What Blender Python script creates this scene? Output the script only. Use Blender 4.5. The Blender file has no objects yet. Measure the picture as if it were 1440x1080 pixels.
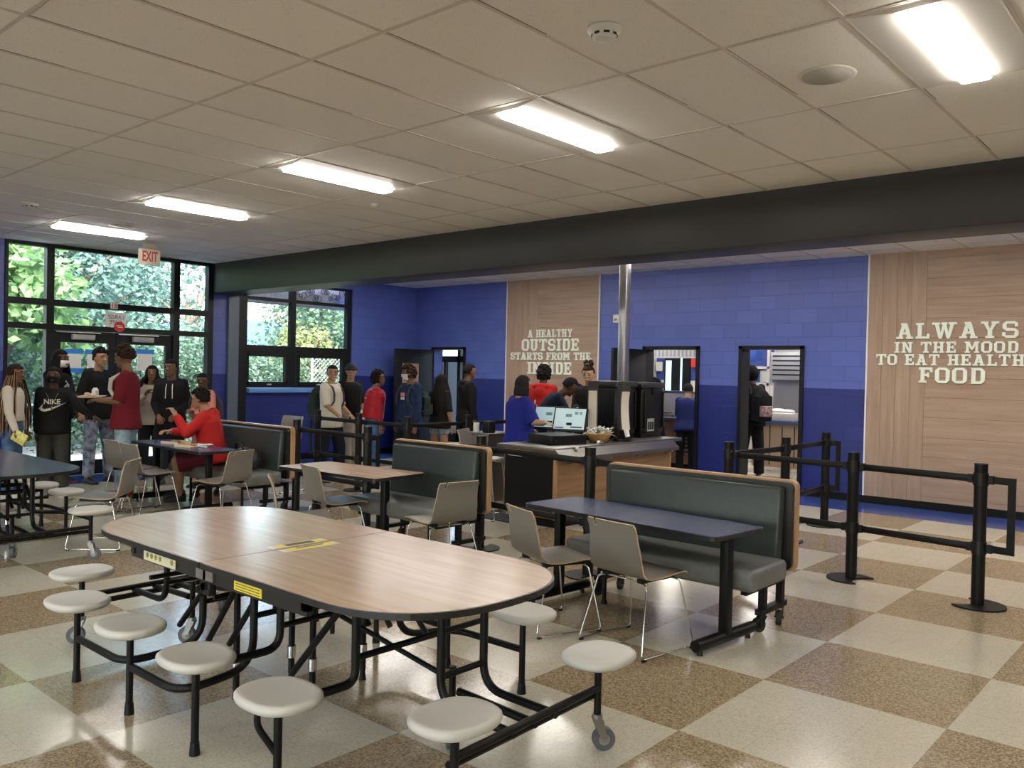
import bpy, bmesh, math, random
from mathutils import Vector, Matrix, noise
from mathutils.bvhtree import BVHTree
rnd = random.Random(7)
PI = math.pi
SC = bpy.context.scene
COL = SC.collection
R = math.radians

# ------------------------------------------------------------------ materials
MATS = {}
def _nt(name):
    m = bpy.data.materials.new(name); m.use_nodes = True
    nt = m.node_tree; b = nt.nodes['Principled BSDF']
    return m, nt, b
def mat(name, col, rough=.5, metal=0., spec=.5, var=0., vscale=8., bump=0., bscale=60., coat=0., sheen=0., stretch=None):
    """one colour, with an optional soft procedural variation of value and a bump"""
    if name in MATS: return MATS[name]
    m, nt, b = _nt(name)
    b.inputs['Base Color'].default_value = (*col, 1)
    b.inputs['Roughness'].default_value = rough
    b.inputs['Metallic'].default_value = metal
    b.inputs['Specular IOR Level'].default_value = spec
    if coat: b.inputs['Coat Weight'].default_value = coat; b.inputs['Coat Roughness'].default_value = .08
    tc = nt.nodes.new('ShaderNodeTexCoord'); mp = nt.nodes.new('ShaderNodeMapping')
    nt.links.new(tc.outputs['Object'], mp.inputs[0])
    if stretch: mp.inputs['Scale'].default_value = stretch
    if var:
        n = nt.nodes.new('ShaderNodeTexNoise'); n.inputs['Scale'].default_value = vscale; n.inputs['Detail'].default_value = 4
        nt.links.new(mp.outputs[0], n.inputs['Vector'])
        r = nt.nodes.new('ShaderNodeValToRGB')
        r.color_ramp.elements[0].position = .3; r.color_ramp.elements[1].position = .7
        r.color_ramp.elements[0].color = (*[max(0, c * (1 - var)) for c in col], 1)
        r.color_ramp.elements[1].color = (*[min(1, c * (1 + var)) for c in col], 1)
        nt.links.new(n.outputs['Fac'], r.inputs[0]); nt.links.new(r.outputs[0], b.inputs['Base Color'])
    if bump:
        n = nt.nodes.new('ShaderNodeTexNoise'); n.inputs['Scale'].default_value = bscale; n.inputs['Detail'].default_value = 3
        nt.links.new(mp.outputs[0], n.inputs['Vector'])
        bp = nt.nodes.new('ShaderNodeBump'); bp.inputs['Strength'].default_value = bump; bp.inputs['Distance'].default_value = .01
        nt.links.new(n.outputs['Fac'], bp.inputs['Height']); nt.links.new(bp.outputs[0], b.inputs['Normal'])
    MATS[name] = m
    return m
def emit(name, col, strength):
    if name in MATS: return MATS[name]
    m, nt, b = _nt(name)
    b.inputs['Base Color'].default_value = (*col, 1)
    b.inputs['Emission Color'].default_value = (*col, 1)
    b.inputs['Emission Strength'].default_value = strength
    MATS[name] = m
    return m
def glass(name, tint, refl=.12):
    m = bpy.data.materials.new(name); m.use_nodes = True; nt = m.node_tree
    nt.nodes.clear()
    o = nt.nodes.new('ShaderNodeOutputMaterial'); t = nt.nodes.new('ShaderNodeBsdfTransparent'); g = nt.nodes.new('ShaderNodeBsdfGlossy')
    t.inputs[0].default_value = (*tint, 1); g.inputs['Roughness'].default_value = .02
    f = nt.nodes.new('ShaderNodeFresnel'); f.inputs[0].default_value = 1.45
    mx = nt.nodes.new('ShaderNodeMixShader')
    nt.links.new(f.outputs[0], mx.inputs[0]); nt.links.new(t.outputs[0], mx.inputs[1]); nt.links.new(g.outputs[0], mx.inputs[2])
    nt.links.new(mx.outputs[0], o.inputs[0])
    MATS[name] = m
    return m
def N(nt, t, **kw):
    n = nt.nodes.new(t)
    for k, v in kw.items():
        if k.startswith('i_'):
            n.inputs[int(k[2:])].default_value = v
        else: setattr(n, k, v)
    return n
def mth(nt, op, a, b=None):
    n = N(nt, 'ShaderNodeMath', operation=op)
    for i, v in enumerate((a, b)):
        if v is None: continue
        if isinstance(v, (int, float)): n.inputs[i].default_value = v
        else: nt.links.new(v, n.inputs[i])
    return n.outputs[0]
def mixc(nt, f, a, b, blend='MIX'):
    n = N(nt, 'ShaderNodeMix', data_type='RGBA', blend_type=blend)
    for k, v in ((0, f), (6, a), (7, b)):
        if isinstance(v, (int, float)): n.inputs[k].default_value = v
        elif isinstance(v, tuple): n.inputs[k].default_value = (*v, 1)
        else: nt.links.new(v, n.inputs[k])
    return n.outputs[2]

# ------------------------------------------------------------------ mesh builder
class MB:
    def __init__(s): s.bm = bmesh.new(); s.mi = 0
    def _fin(s, geom_faces, smooth):
        for f in geom_faces: f.smooth = smooth; f.material_index = s.mi
    def box(s, x0, x1, y0, y1, z0, z1, bev=0., seg=2, M=None, smooth=None):
        b = bmesh.new()
        bmesh.ops.create_cube(b, size=1)
        for v in b.verts: v.co = Vector((x0 + (v.co.x + .5) * (x1 - x0), y0 + (v.co.y + .5) * (y1 - y0), z0 + (v.co.z + .5) * (z1 - z0)))
        if bev: bmesh.ops.bevel(b, geom=list(b.edges), offset=bev, segments=seg, affect='EDGES', profile=.5)
        return s._merge(b, M, bool(bev) if smooth is None else smooth)
    def _merge(s, b, M, smooth):
        vm = {}
        for v in b.verts: vm[v] = s.bm.verts.new(M @ v.co if M else v.co)
        for f in b.faces:
            try: nf = s.bm.faces.new([vm[v] for v in f.verts])
            except ValueError: continue
            nf.smooth = smooth; nf.material_index = s.mi
        b.free()
        return s
    def cyl(s, p0, p1, r0, r1=None, seg=14, cap=True, smooth=True):
        p0, p1 = Vector(p0), Vector(p1); r1 = r0 if r1 is None else r1
        d = (p1 - p0)
        if d.length < 1e-6: return s
        q = d.to_track_quat('Z', 'Y')
        ra, rb = [], []
        for i in range(seg):
            a = 2 * PI * i / seg; c = Vector((math.cos(a), math.sin(a), 0))
            ra.append(s.bm.verts.new(p0 + q @ (c * r0))); rb.append(s.bm.verts.new(p1 + q @ (c * r1)))
        for i in range(seg):
            f = s.bm.faces.new((ra[i], ra[(i + 1) % seg], rb[(i + 1) % seg], rb[i])); f.smooth = smooth; f.material_index = s.mi
        if cap:
            for ring, p, r in ((ra, p0, r0), (rb, p1, r1)):
                if r < 1e-5: continue
                vs = [s.bm.verts.new(v.co) for v in ring]
                if ring is ra: vs.reverse()
                f = s.bm.faces.new(vs); f.material_index = s.mi
        return s
    def tube(s, pts, r, fillet=0., seg=10, closed=False, fs=6):
        P = [Vector(p) for p in pts]
        if fillet:
            out = [P[0]]
            for i in range(1, len(P) - 1):
                a, b, c = P[i - 1], P[i], P[i + 1]
                d1, d2 = (a - b), (c - b); t = min(fillet, d1.length * .48, d2.length * .48)
                s1, s2 = b + d1.normalized() * t, b + d2.normalized() * t
                for k in range(fs + 1):
                    u = k / fs; out.append((1 - u) ** 2 * s1 + 2 * u * (1 - u) * b + u * u * s2)
            out.append(P[-1]); P = out
        n = len(P); rings = []; up = None
        for i in range(n):
            t = ((P[(i + 1) % n] if (closed or i < n - 1) else P[i]) - (P[i - 1] if (closed or i > 0) else P[i]))
            t = t.normalized() if t.length > 1e-9 else Vector((0, 0, 1))
            if up is None: up = t.orthogonal().normalized()
            up = (up - t * up.dot(t)); up = up.normalized() if up.length > 1e-6 else t.orthogonal().normalized()
            sd = t.cross(up)
            rr = r[i] if isinstance(r, (list, tuple)) else r
            rings.append([s.bm.verts.new(P[i] + (up * math.cos(2 * PI * k / seg) + sd * math.sin(2 * PI * k / seg)) * rr) for k in range(seg)])
        m = n if closed else n - 1
        for i in range(m):
            A, B = rings[i], rings[(i + 1) % n]
            for k in range(seg):
                try: f = s.bm.faces.new((A[k], A[(k + 1) % seg], B[(k + 1) % seg], B[k])); f.smooth = True; f.material_index = s.mi
                except ValueError: pass
        if not closed:
            for ring in (rings[0], rings[-1]):
                f = s.bm.faces.new([s.bm.verts.new(v.co) for v in ring]); f.material_index = s.mi
        return s
    def sph(s, c, rad, M=None, u=16, v=10, smooth=True, rot=None):
        b = bmesh.new(); bmesh.ops.create_uvsphere(b, u_segments=u, v_segments=v, radius=1)
        rad = (rad,) * 3 if isinstance(rad, (int, float)) else rad
        T = Matrix.Translation(Vector(c)) @ (rot.to_4x4() if rot else Matrix()) @ Matrix.Diagonal((*rad, 1))
        return s._merge(b, (M @ T) if M else T, smooth)
    def prism(s, pts, z0, z1, M=None, bev=0., smooth=False):
        """polygon in XY extruded from z0 to z1"""
        b = bmesh.new()
        f = b.faces.new([b.verts.new((p[0], p[1], z0)) for p in pts])
        r = bmesh.ops.extrude_face_region(b, geom=[f])
        for v in r['geom']:
            if isinstance(v, bmesh.types.BMVert): v.co.z = z1
        bmesh.ops.recalc_face_normals(b, faces=b.faces)
        if bev: bmesh.ops.bevel(b, geom=[e for e in b.edges if abs(e.verts[0].co.z - e.verts[1].co.z) < 1e-6], offset=bev, segments=2, affect='EDGES')
        return s._merge(b, M, smooth)
    def lathe(s, prof, c=(0, 0, 0), seg=24, M=None):
        rings = []
        c = Vector(c)
        for r, z in prof:
            rings.append([s.bm.verts.new((M @ v) if M else v) for v in [c + Vector((r * math.cos(2 * PI * k / seg), r * math.sin(2 * PI * k / seg), z)) for k in range(seg)]])
        for A, B in zip(rings, rings[1:]):
            for k in range(seg):
                f = s.bm.faces.new((A[k], A[(k + 1) % seg], B[(k + 1) % seg], B[k])); f.smooth = True; f.material_index = s.mi
        for ring in (rings[0], rings[-1]):
            f = s.bm.faces.new(ring); f.material_index = s.mi
        return s
    def quad(s, *p, smooth=False):
        f = s.bm.faces.new([s.bm.verts.new(Vector(q)) for q in p]); f.smooth = smooth; f.material_index = s.mi
        return s
    def loft(s, rings, smooth=True):
        V = [[s.bm.verts.new(Vector(p)) for p in r] for r in rings]; n = len(V[0])
        for A, B in zip(V, V[1:]):
            for k in range(n):
                f = s.bm.faces.new((A[k], A[(k + 1) % n], B[(k + 1) % n], B[k])); f.smooth = smooth; f.material_index = s.mi
        for r in (V[0], V[-1]):
            f = s.bm.faces.new([s.bm.verts.new(v.co) for v in r]); f.material_index = s.mi
        return s
    def mesh(s, name, norm=True):
        if norm: bmesh.ops.recalc_face_normals(s.bm, faces=s.bm.faces)
        me = bpy.data.meshes.new(name); s.bm.to_mesh(me); s.bm.free(); return me
    def build(s, name, m, parent=None, norm=True):
        me = s.mesh(name, norm)
        for x in (m if isinstance(m, (list, tuple)) else [m]): me.materials.append(x)
        o = bpy.data.objects.new(name, me); COL.objects.link(o)
        if parent: o.parent = parent
        return o
def thing(name, label, cat, loc=(0, 0, 0), rz=0., group=None):
    o = bpy.data.objects.new(name, None); COL.objects.link(o); o.empty_display_size = .1
    o.location = loc; o.rotation_euler = (0, 0, rz); o['label'] = label; o['category'] = cat
    if group: o['group'] = group
    return o
def tag(o, label=None, cat=None, group=None, kind=None):
    if label: o['label'] = label
    if cat: o['category'] = cat
    if group: o['group'] = group
    if kind: o['kind'] = kind
    return o
def struct(name, mb, m): return tag(mb.build(name, m), kind='structure')
def copy_tree(o, parent=None):
    c = o.copy(); COL.objects.link(c)
    if parent: c.parent = parent
    for ch in [x for x in bpy.data.objects if x.parent == o]: copy_tree(ch, c)
    return c
def sharp(o, ang=40):
    me = o.data; b = bmesh.new(); b.from_mesh(me)
    for e in b.edges:
        if len(e.link_faces) == 2 and e.calc_face_angle(0) > R(ang): e.smooth = False
    b.to_mesh(me); b.free(); return o
def text_polys(body, size, depth, mirror=False, bold=0.):
    cu = bpy.data.curves.new('t', 'FONT'); cu.body = body; cu.size = size; cu.align_x = 'CENTER'; cu.align_y = 'CENTER'; cu.extrude = depth; cu.offset = bold
    cu.resolution_u = 3; cu.space_line = .9
    o = bpy.data.objects.new('t', cu); COL.objects.link(o)
    dg = bpy.context.evaluated_depsgraph_get(); me = bpy.data.meshes.new_from_object(o.evaluated_get(dg))
    vs = [Vector((-v.co.x if mirror else v.co.x, v.co.y, v.co.z)) for v in me.vertices]; fs = [tuple(p.vertices) for p in me.polygons]
    bpy.data.objects.remove(o); bpy.data.curves.remove(cu); bpy.data.meshes.remove(me)
    return vs, fs
def add_polys(mb, vs, fs, M):
    V = [mb.bm.verts.new(M @ v) for v in vs]
    for f in fs:
        try: nf = mb.bm.faces.new([V[i] for i in f]); nf.material_index = mb.mi
        except ValueError: pass
    return mb
def basis(o, x, y, z):
    m = Matrix((x, y, z)).transposed().to_4x4(); m.translation = Vector(o); return m

# ------------------------------------------------------------------ palette
BLACK = mat('black_powder_coat', (.0065, .006, .006), .45, 0, .22)
BLACKP = mat('black_plastic', (.008, .008, .009), .36, 0, .3, bump=.05, bscale=200)
FRAME = mat('black_window_frame', (.008, .009, .011), .45, spec=.25)
CASTER = mat('zinc_fork', (.30, .29, .28), .4, .8)
CHROME = mat('chrome', (.75, .74, .72), .12, 1)
STEEL = mat('brushed_steel', (.50, .50, .50), .3, 1, var=.08, vscale=3, stretch=(1, 1, 30))
STEELH = mat('brushed_steel_top', (.26, .25, .24), .38, 1, var=.1, vscale=4, stretch=(20, 1, 1))
RUBBER = mat('dark_rubber', (.02, .02, .02), .7)
WHEEL = mat('grey_rubber_wheel', (.10, .10, .11), .55)
WHITE = mat('white_paint', (.72, .72, .70), .5)
PAPER = mat('paper', (.80, .80, .80), .7)
SEAT = mat('stool_seat_plastic', (.56, .54, .50), .38, bump=.04, bscale=150)
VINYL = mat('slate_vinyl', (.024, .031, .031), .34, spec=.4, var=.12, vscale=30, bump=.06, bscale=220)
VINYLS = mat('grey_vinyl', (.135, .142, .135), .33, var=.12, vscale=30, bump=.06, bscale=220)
LAM = mat('grey_laminate', (.19, .175, .155), .36, var=.05, vscale=3)
PLY = mat('plywood_edge', (.42, .31, .20), .5, var=.2, vscale=60, stretch=(1, 1, 12))
TAN = mat('wood_trim', (.42, .25, .13), .4, var=.22, vscale=12, stretch=(2, 20, 20))
BLUELAM = mat('blue_laminate', (.048, .060, .135), .24, var=.06, vscale=5)
EDGE = mat('black_edge_band', (.014, .013, .013), .35)
YELLOW = mat('yellow_label', (.75, .62, .06), .5)
def wood_mat(name, c1, c2, axis, rough=.3, scale=1., plank=0., knots=False):
    """wood grain running along axis (0 x, 1 y, 2 z)"""
    m, nt, b = _nt(name); tc = N(nt, 'ShaderNodeTexCoord'); mp = N(nt, 'ShaderNodeMapping')
    sc = [22 * scale] * 3; sc[axis] = 1.3 * scale; mp.inputs['Scale'].default_value = sc
    nt.links.new(tc.outputs['Object'], mp.inputs[0])
    n = N(nt, 'ShaderNodeTexNoise'); n.inputs['Scale'].default_value = 1.; n.inputs['Detail'].default_value = 6; n.inputs['Distortion'].default_value = .6
    nt.links.new(mp.outputs[0], n.inputs[0])
    r = N(nt, 'ShaderNodeValToRGB'); e = r.color_ramp.elements
    e[0].position = .28; e[0].color = (*c1, 1); e[1].position = .72; e[1].color = (*c2, 1)
    nt.links.new(n.outputs['Fac'], r.inputs[0]); out = r.outputs[0]
    n2 = N(nt, 'ShaderNodeTexNoise'); n2.inputs['Scale'].default_value = 2.2
    m2 = N(nt, 'ShaderNodeMapping'); s2 = [1.5] * 3; s2[axis] = .35; m2.inputs['Scale'].default_value = s2
    nt.links.new(tc.outputs['Object'], m2.inputs[0]); nt.links.new(m2.outputs[0], n2.inputs[0])
    out = mixc(nt, mth(nt, 'MULTIPLY', n2.outputs['Fac'], .35), out, tuple(x * .7 for x in c1))
    if knots:
        w = N(nt, 'ShaderNodeTexVoronoi'); m3 = N(nt, 'ShaderNodeMapping'); s3 = [5.] * 3; s3[axis] = 1.6; m3.inputs['Scale'].default_value = s3
        nt.links.new(tc.outputs['Object'], m3.inputs[0]); nt.links.new(m3.outputs[0], w.inputs[0])
        k = mth(nt, 'LESS_THAN', w.outputs['Distance'], .11)
        out = mixc(nt, mth(nt, 'MULTIPLY', k, .5), out, tuple(x * .45 for x in c1))
    nt.links.new(out, b.inputs['Base Color']); b.inputs['Roughness'].default_value = rough
    MATS[name] = m; return m
BUTCHER = wood_mat('tabletop_wood_laminate', (.45, .30, .20), (.66, .475, .34), 0, .22, 1.1)
COUNTERW = wood_mat('counter_wood', (.20, .11, .05), (.36, .22, .11), 1, .4)
PANELV = wood_mat('wall_boards_upright', (.31, .21, .155), (.43, .315, .24), 2, .55, .9, knots=True)
PANELH = wood_mat('wall_boards_level', (.31, .21, .155), (.43, .315, .24), 0, .55, .9, knots=True)
SKYS, SUNE, EXPO = 2.1, 2.2, 0.42
# ------------------------------------------------------------------ room dimensions (metres; camera stands over the origin)
CEIL = 3.326; XL = -12.87; YB = 11.69; XR = 6.0; YF = -6.0; BEAM0, BEAM1, BEAMZ = 7.19, 7.72, 2.845
def floor_mat():
    m, nt, b = _nt('checker_vinyl_floor'); tc = N(nt, 'ShaderNodeTexCoord')
    sx = N(nt, 'ShaderNodeSeparateXYZ'); nt.links.new(tc.outputs['Object'], sx.inputs[0])
    X, Y = sx.outputs[0], sx.outputs[1]; T = .9144
    u = mth(nt, 'DIVIDE', mth(nt, 'SUBTRACT', X, -1.956), T); v = mth(nt, 'DIVIDE', mth(nt, 'SUBTRACT', Y, 3.464), T)
    par = mth(nt, 'PINGPONG', mth(nt, 'ADD', mth(nt, 'FLOOR', u), mth(nt, 'FLOOR', v)), 1.)
    vo = N(nt, 'ShaderNodeTexVoronoi'); vo.inputs['Scale'].default_value = 130; nt.links.new(tc.outputs['Object'], vo.inputs['Vector'])
    wn = N(nt, 'ShaderNodeTexWhiteNoise'); nt.links.new(vo.outputs['Position'], wn.inputs['Vector'])
    r1 = N(nt, 'ShaderNodeValToRGB'); e = r1.color_ramp.elements
    e[0].color = (.50, .455, .355, 1); e[1].color = (.60, .56, .46, 1); e[0].position = .05; e[1].position = .6
    r2 = N(nt, 'ShaderNodeValToRGB'); e = r2.color_ramp.elements
    e[0].color = (.21, .15, .085, 1); e[1].color = (.47, .375, .245, 1); e[0].position = .1; e[1].position = .95
    nt.links.new(wn.outputs['Value'], r1.inputs[0]); nt.links.new(wn.outputs['Value'], r2.inputs[0])
    c = mixc(nt, par, r1.outputs[0], r2.outputs[0])
    # faint foot tiles and wear
    big = N(nt, 'ShaderNodeTexNoise'); big.inputs['Scale'].default_value = 1.7; big.inputs['Detail'].default_value = 6; nt.links.new(tc.outputs['Object'], big.inputs[0])
    c = mixc(nt, mth(nt, 'MULTIPLY', mth(nt, 'SUBTRACT', big.outputs['Fac'], .35), .35), c, (.30, .26, .19))
    def line(w, s):
        f = mth(nt, 'FRACT', mth(nt, 'MULTIPLY', w, s)); return mth(nt, 'LESS_THAN', f, .004 * s)
    ln = mth(nt, 'MAXIMUM', line(u, 3), line(v, 3))
    c = mixc(nt, mth(nt, 'MULTIPLY', ln, .22), c, (.16, .13, .09))
    blue = mth(nt, 'MAXIMUM', mth(nt, 'GREATER_THAN', Y, 3.464 + 8 * T), mth(nt, 'LESS_THAN', X, -1.956 - 11 * T))
    blue = mth(nt, 'MULTIPLY', blue, mth(nt, 'LESS_THAN', Y, 11.9))
    c = mixc(nt, blue, c, (.045, .085, .33))
    nt.links.new(c, b.inputs['Base Color'])
    rr = mth(nt, 'ADD', mth(nt, 'MULTIPLY', big.outputs['Fac'], .16), .09); nt.links.new(rr, b.inputs['Roughness'])
    b.inputs['Specular IOR Level'].default_value = .6
    bn = N(nt, 'ShaderNodeTexNoise'); bn.inputs['Scale'].default_value = 9; nt.links.new(tc.outputs['Object'], bn.inputs[0])
    bp = N(nt, 'ShaderNodeBump'); bp.inputs['Strength'].default_value = .05; bp.inputs['Distance'].default_value = .02
    nt.links.new(bn.outputs['Fac'], bp.inputs['Height']); nt.links.new(bp.outputs[0], b.inputs['Normal'])
    return m
def ceil_mat():
    m, nt, b = _nt('acoustic_tile'); tc = N(nt, 'ShaderNodeTexCoord')
    vo = N(nt, 'ShaderNodeTexVoronoi'); vo.inputs['Scale'].default_value = 55; nt.links.new(tc.outputs['Object'], vo.inputs['Vector'])
    no = N(nt, 'ShaderNodeTexNoise'); no.inputs['Scale'].default_value = 14; nt.links.new(tc.outputs['Object'], no.inputs['Vector'])
    pit = mth(nt, 'MULTIPLY', mth(nt, 'LESS_THAN', vo.outputs['Distance'], .17), mth(nt, 'GREATER_THAN', no.outputs['Fac'], .5))
    sx = N(nt, 'ShaderNodeSeparateXYZ'); nt.links.new(tc.outputs['Object'], sx.inputs[0])
    fx = mth(nt, 'FLOOR', mth(nt, 'DIVIDE', mth(nt, 'ADD', sx.outputs[0], 2.074), .6096)); fy = mth(nt, 'FLOOR', mth(nt, 'DIVIDE', mth(nt, 'SUBTRACT', sx.outputs[1], 3.952), 1.2192))
    cb = N(nt, 'ShaderNodeCombineXYZ'); nt.links.new(fx, cb.inputs[0]); nt.links.new(fy, cb.inputs[1])
    wn = N(nt, 'ShaderNodeTexWhiteNoise'); nt.links.new(cb.outputs[0], wn.inputs[0])
    base = mixc(nt, wn.outputs[0], (.80, .785, .745), (.85, .835, .795))
    nt.links.new(mixc(nt, mth(nt, 'MULTIPLY', pit, .45), base, (.25, .22, .18)), b.inputs['Base Color'])
    b.inputs['Roughness'].default_value = .85; b.inputs['Specular IOR Level'].default_value = .2
    return m
def block_mat():
    m, nt, b = _nt('painted_block_wall'); tc = N(nt, 'ShaderNodeTexCoord')
    sx = N(nt, 'ShaderNodeSeparateXYZ'); nt.links.new(tc.outputs['Object'], sx.inputs[0])
    cb = N(nt, 'ShaderNodeCombineXYZ'); nt.links.new(mth(nt, 'ADD', sx.outputs[0], sx.outputs[1]), cb.inputs[0]); nt.links.new(sx.outputs[2], cb.inputs[1])
    br = N(nt, 'ShaderNodeTexBrick'); nt.links.new(cb.outputs[0], br.inputs['Vector']); br.inputs['Scale'].default_value = 1
    br.inputs['Brick Width'].default_value = .4064; br.inputs['Row Height'].default_value = .2032; br.inputs['Mortar Size'].default_value = .004; br.inputs['Mortar Smooth'].default_value = .6
    br.inputs['Color1'].default_value = (1, 1, 1, 1); br.inputs['Color2'].default_value = (.86, .86, .86, 1); br.inputs['Mortar'].default_value = (.55, .55, .55, 1)
    up = mth(nt, 'GREATER_THAN', sx.outputs[2], 1.52)
    c = mixc(nt, up, (.013, .026, .19), (.085, .125, .44))
    c = mixc(nt, 1., c, br.outputs['Color'], 'MULTIPLY')
    nt.links.new(c, b.inputs['Base Color']); b.inputs['Roughness'].default_value = .42
    n = N(nt, 'ShaderNodeTexNoise'); n.inputs['Scale'].default_value = 40; nt.links.new(tc.outputs['Object'], n.inputs[0])
    h = mth(nt, 'SUBTRACT', mth(nt, 'MULTIPLY', n.outputs['Fac'], .3), br.outputs['Fac'])
    bp = N(nt, 'ShaderNodeBump'); bp.inputs['Strength'].default_value = .35; bp.inputs['Distance'].default_value = .006
    nt.links.new(h, bp.inputs['Height']); nt.links.new(bp.outputs[0], b.inputs['Normal'])
    return m
FLOORM = floor_mat(); CEILM = ceil_mat(); BLOCK = block_mat()
BEAMM = mat('charcoal_beam_paint', (.030, .031, .030), .46, var=.08, vscale=2)
WHITEW = mat('white_tile_wall', (.62, .62, .60), .4)
TEE = mat('ceiling_grid_tee', (.60, .56, .49), .5)
GLASS = glass('window_glass', (.92, .96, .96)); GLASSK = glass('clear_guard_glass', (.93, .95, .95))
BLUEP = mat('pale_blue_sill_paint', (.12, .28, .62), .35)

struct('floor', MB().box(-14.5, XR, YF, 17.2, -.12, 0), FLOORM)
struct('ceiling', MB().box(XL, XR, YF, YB, CEIL, CEIL + .12), CEILM)
g = MB()
for i in range(-24, 14):
    x = -2.074 + .6096 * i
    if XL < x < XR: g.box(x - .011, x + .011, YF, BEAM0, CEIL - .004, CEIL + .001); g.box(x - .011, x + .011, BEAM1, YB, CEIL - .004, CEIL + .001)
for j in range(-9, 7):
    y = 3.952 + 1.2192 * j
    if YF < y < YB and not (BEAM0 - .05 < y < BEAM1 + .05): g.box(XL, XR, y - .011, y + .011, CEIL - .0043, CEIL + .001)
o = g.build('ceiling_grid', TEE); tag(o, kind='structure')
# shadow reveals beside the tees: narrow dark gaps of the tile edges
g = MB(); GAP = mat('tile_edge_gap', (.16, .14, .12), .9)
for i in range(-24, 14):
    for j in range(-8, 3):
        x = -2.074 + .6096 * i; y = 3.952 + 1.2192 * j
        if not (XL < x < XR and y > YF): continue
        k = rnd.random()
        if k < .75 and x > -6: g.box(x + .011, x + .016, y + .02, y + .25 + .9 * rnd.random(), CEIL - .001, CEIL + .001)
        if k > .2: g.box(x + .02, x + .2 + .38 * rnd.random(), y + .011, y + .016, CEIL - .001, CEIL + .001)
tag(g.build('ceiling_reveal', GAP), kind='structure')
struct('trim_1', MB().box(XL, XR, BEAM0, BEAM1, BEAMZ, CEIL + .02, bev=.01), BEAMM)

# left wall: only the pieces around the glazing
w = MB()
w.box(XL - .25, XL, YF, 4.12, 0, CEIL + .1)
w.box(XL - .25, XL, 7.20, 7.47, 0, BEAMZ + .3)
w.box(XL - .25, XL, 7.82, 10.07, 0, 1.27)
w.box(XL - .25, XL, 10.07, YB + .2, 0, CEIL + .1)
w.box(XL - .25, XL, 7.47, 10.07, 3.15, CEIL + .1)
struct('wall_left', w, BLOCK)
struct('trim_2', MB().box(XL - .25, XL + .05, 7.47, 7.66, 0, BEAMZ), mat('grey_blue_column_paint', (.10, .13, .18), .4))
struct('trim_3', MB().box(XL - .25, XL + .02, 7.66, 7.83, 0, BEAMZ), FRAME)
struct('trim_4', MB().box(XL - .24, XL + .10, 7.84, 10.07, 1.205, 1.285, bev=.008), BLUEP)
# back wall with three openings
w = MB()
ops = [(-12.30, -11.42, 2.10), (-7.41, -6.39, 2.11), (-5.735, -4.745, 2.11)]
xs = XL
for a, b_, h in ops:
    w.box(xs, a, YB, YB + .22, 0, CEIL + .1); w.box(a, b_, YB, YB + .22, h, CEIL + .1); xs = b_
w.box(xs, XR, YB, YB + .22, 0, CEIL + .1)
struct('wall_back', w, BLOCK)
struct('wall_right', MB().box(XR, XR + .2, YF, YB, 0, CEIL + .1), mat('far_wall_paint', (.62, .60, .56), .6))
FWP = mat('far_wall_paint', (.62, .60, .56), .6)
w = MB().box(XL - .2, XR + .2, YF - .2, YF, 0, .9).box(XL - .2, XR + .2, YF - .2, YF, 2.9, CEIL + .1)
for a, b_ in ((XL - .2, -11.5), (-8.5, -7.5), (-4.5, -3.5), (-.5, .5), (3.5, XR + .2)): w.box(a, b_, YF - .2, YF, .9, 2.9)
struct('wall_front', w, FWP)
w = MB()
for a in (-11.5, -7.5, -3.5, .5): w.box(a, a + 3, YF - .12, YF - .06, .9, .97).box(a, a + 3, YF - .12, YF - .06, 2.83, 2.9).box(a + 1.46, a + 1.54, YF - .12, YF - .06, .9, 2.9)
win = tag(w.build('added_daylight_window', FRAME), kind='structure')  # unseen windows added behind the camera to bring in daylight
for a in (-11.5, -7.5, -3.5, .5): MB().quad((a, YF - .09, .9), (a + 3, YF - .09, .9), (a + 3, YF - .09, 2.9), (a, YF - .09, 2.9)).build('pane', GLASS, win)
w = MB(); xs = XL
for a, b_, h in ops: w.box(xs, a - .05, YB - .014, YB, 0, .10); xs = b_ + .05
w.box(xs, XR, YB - .014, YB, 0, .10)
struct('baseboard_back', w, BLACK)
w = MB().box(XL, XL + .014, YF, 4.10, 0, .1).box(XL, XL + .014, 7.85, YB, 0, .1)
struct('baseboard_left', w, BLACK)

# storefront window wall with the double doors
def bars(mb, L, x0=XL - .09, x1=XL + .03):
    for i, (y0, y1, z0, z1) in enumerate(L): mb.box(x0 - .0008 * i, x1 + .0008 * i, y0, y1, z0, z1)
    return mb
win = tag(bars(MB(), [(4.12, 4.16, 0, 3.326), (4.65, 4.75, 0, 3.326), (6.525, 6.625, 0, 3.326), (7.11, 7.20, 0, 3.326),
    (4.12, 7.2, 3.275, 3.326), (4.12, 7.2, 2.455, 2.545), (4.12, 7.2, 2.115, 2.195), (4.12, 4.7, 0, .14), (6.6, 7.2, 0, .14)]).build('window_1', FRAME), kind='structure')
for y0, y1, z0, z1 in [(4.16, 4.65, .14, 2.115), (4.16, 4.65, 2.195, 2.455), (4.16, 4.65, 2.545, 3.275), (4.75, 6.525, 2.195, 2.455), (4.75, 6.525, 2.545, 3.275),
                       (6.625, 7.11, .14, 2.115), (6.625, 7.11, 2.195, 2.455), (6.625, 7.11, 2.545, 3.275)]:
    MB().quad((XL - .03, y0, z0), (XL - .03, y1, z0), (XL - .03, y1, z1), (XL - .03, y0, z1)).build('pane', GLASS, win)
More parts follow.
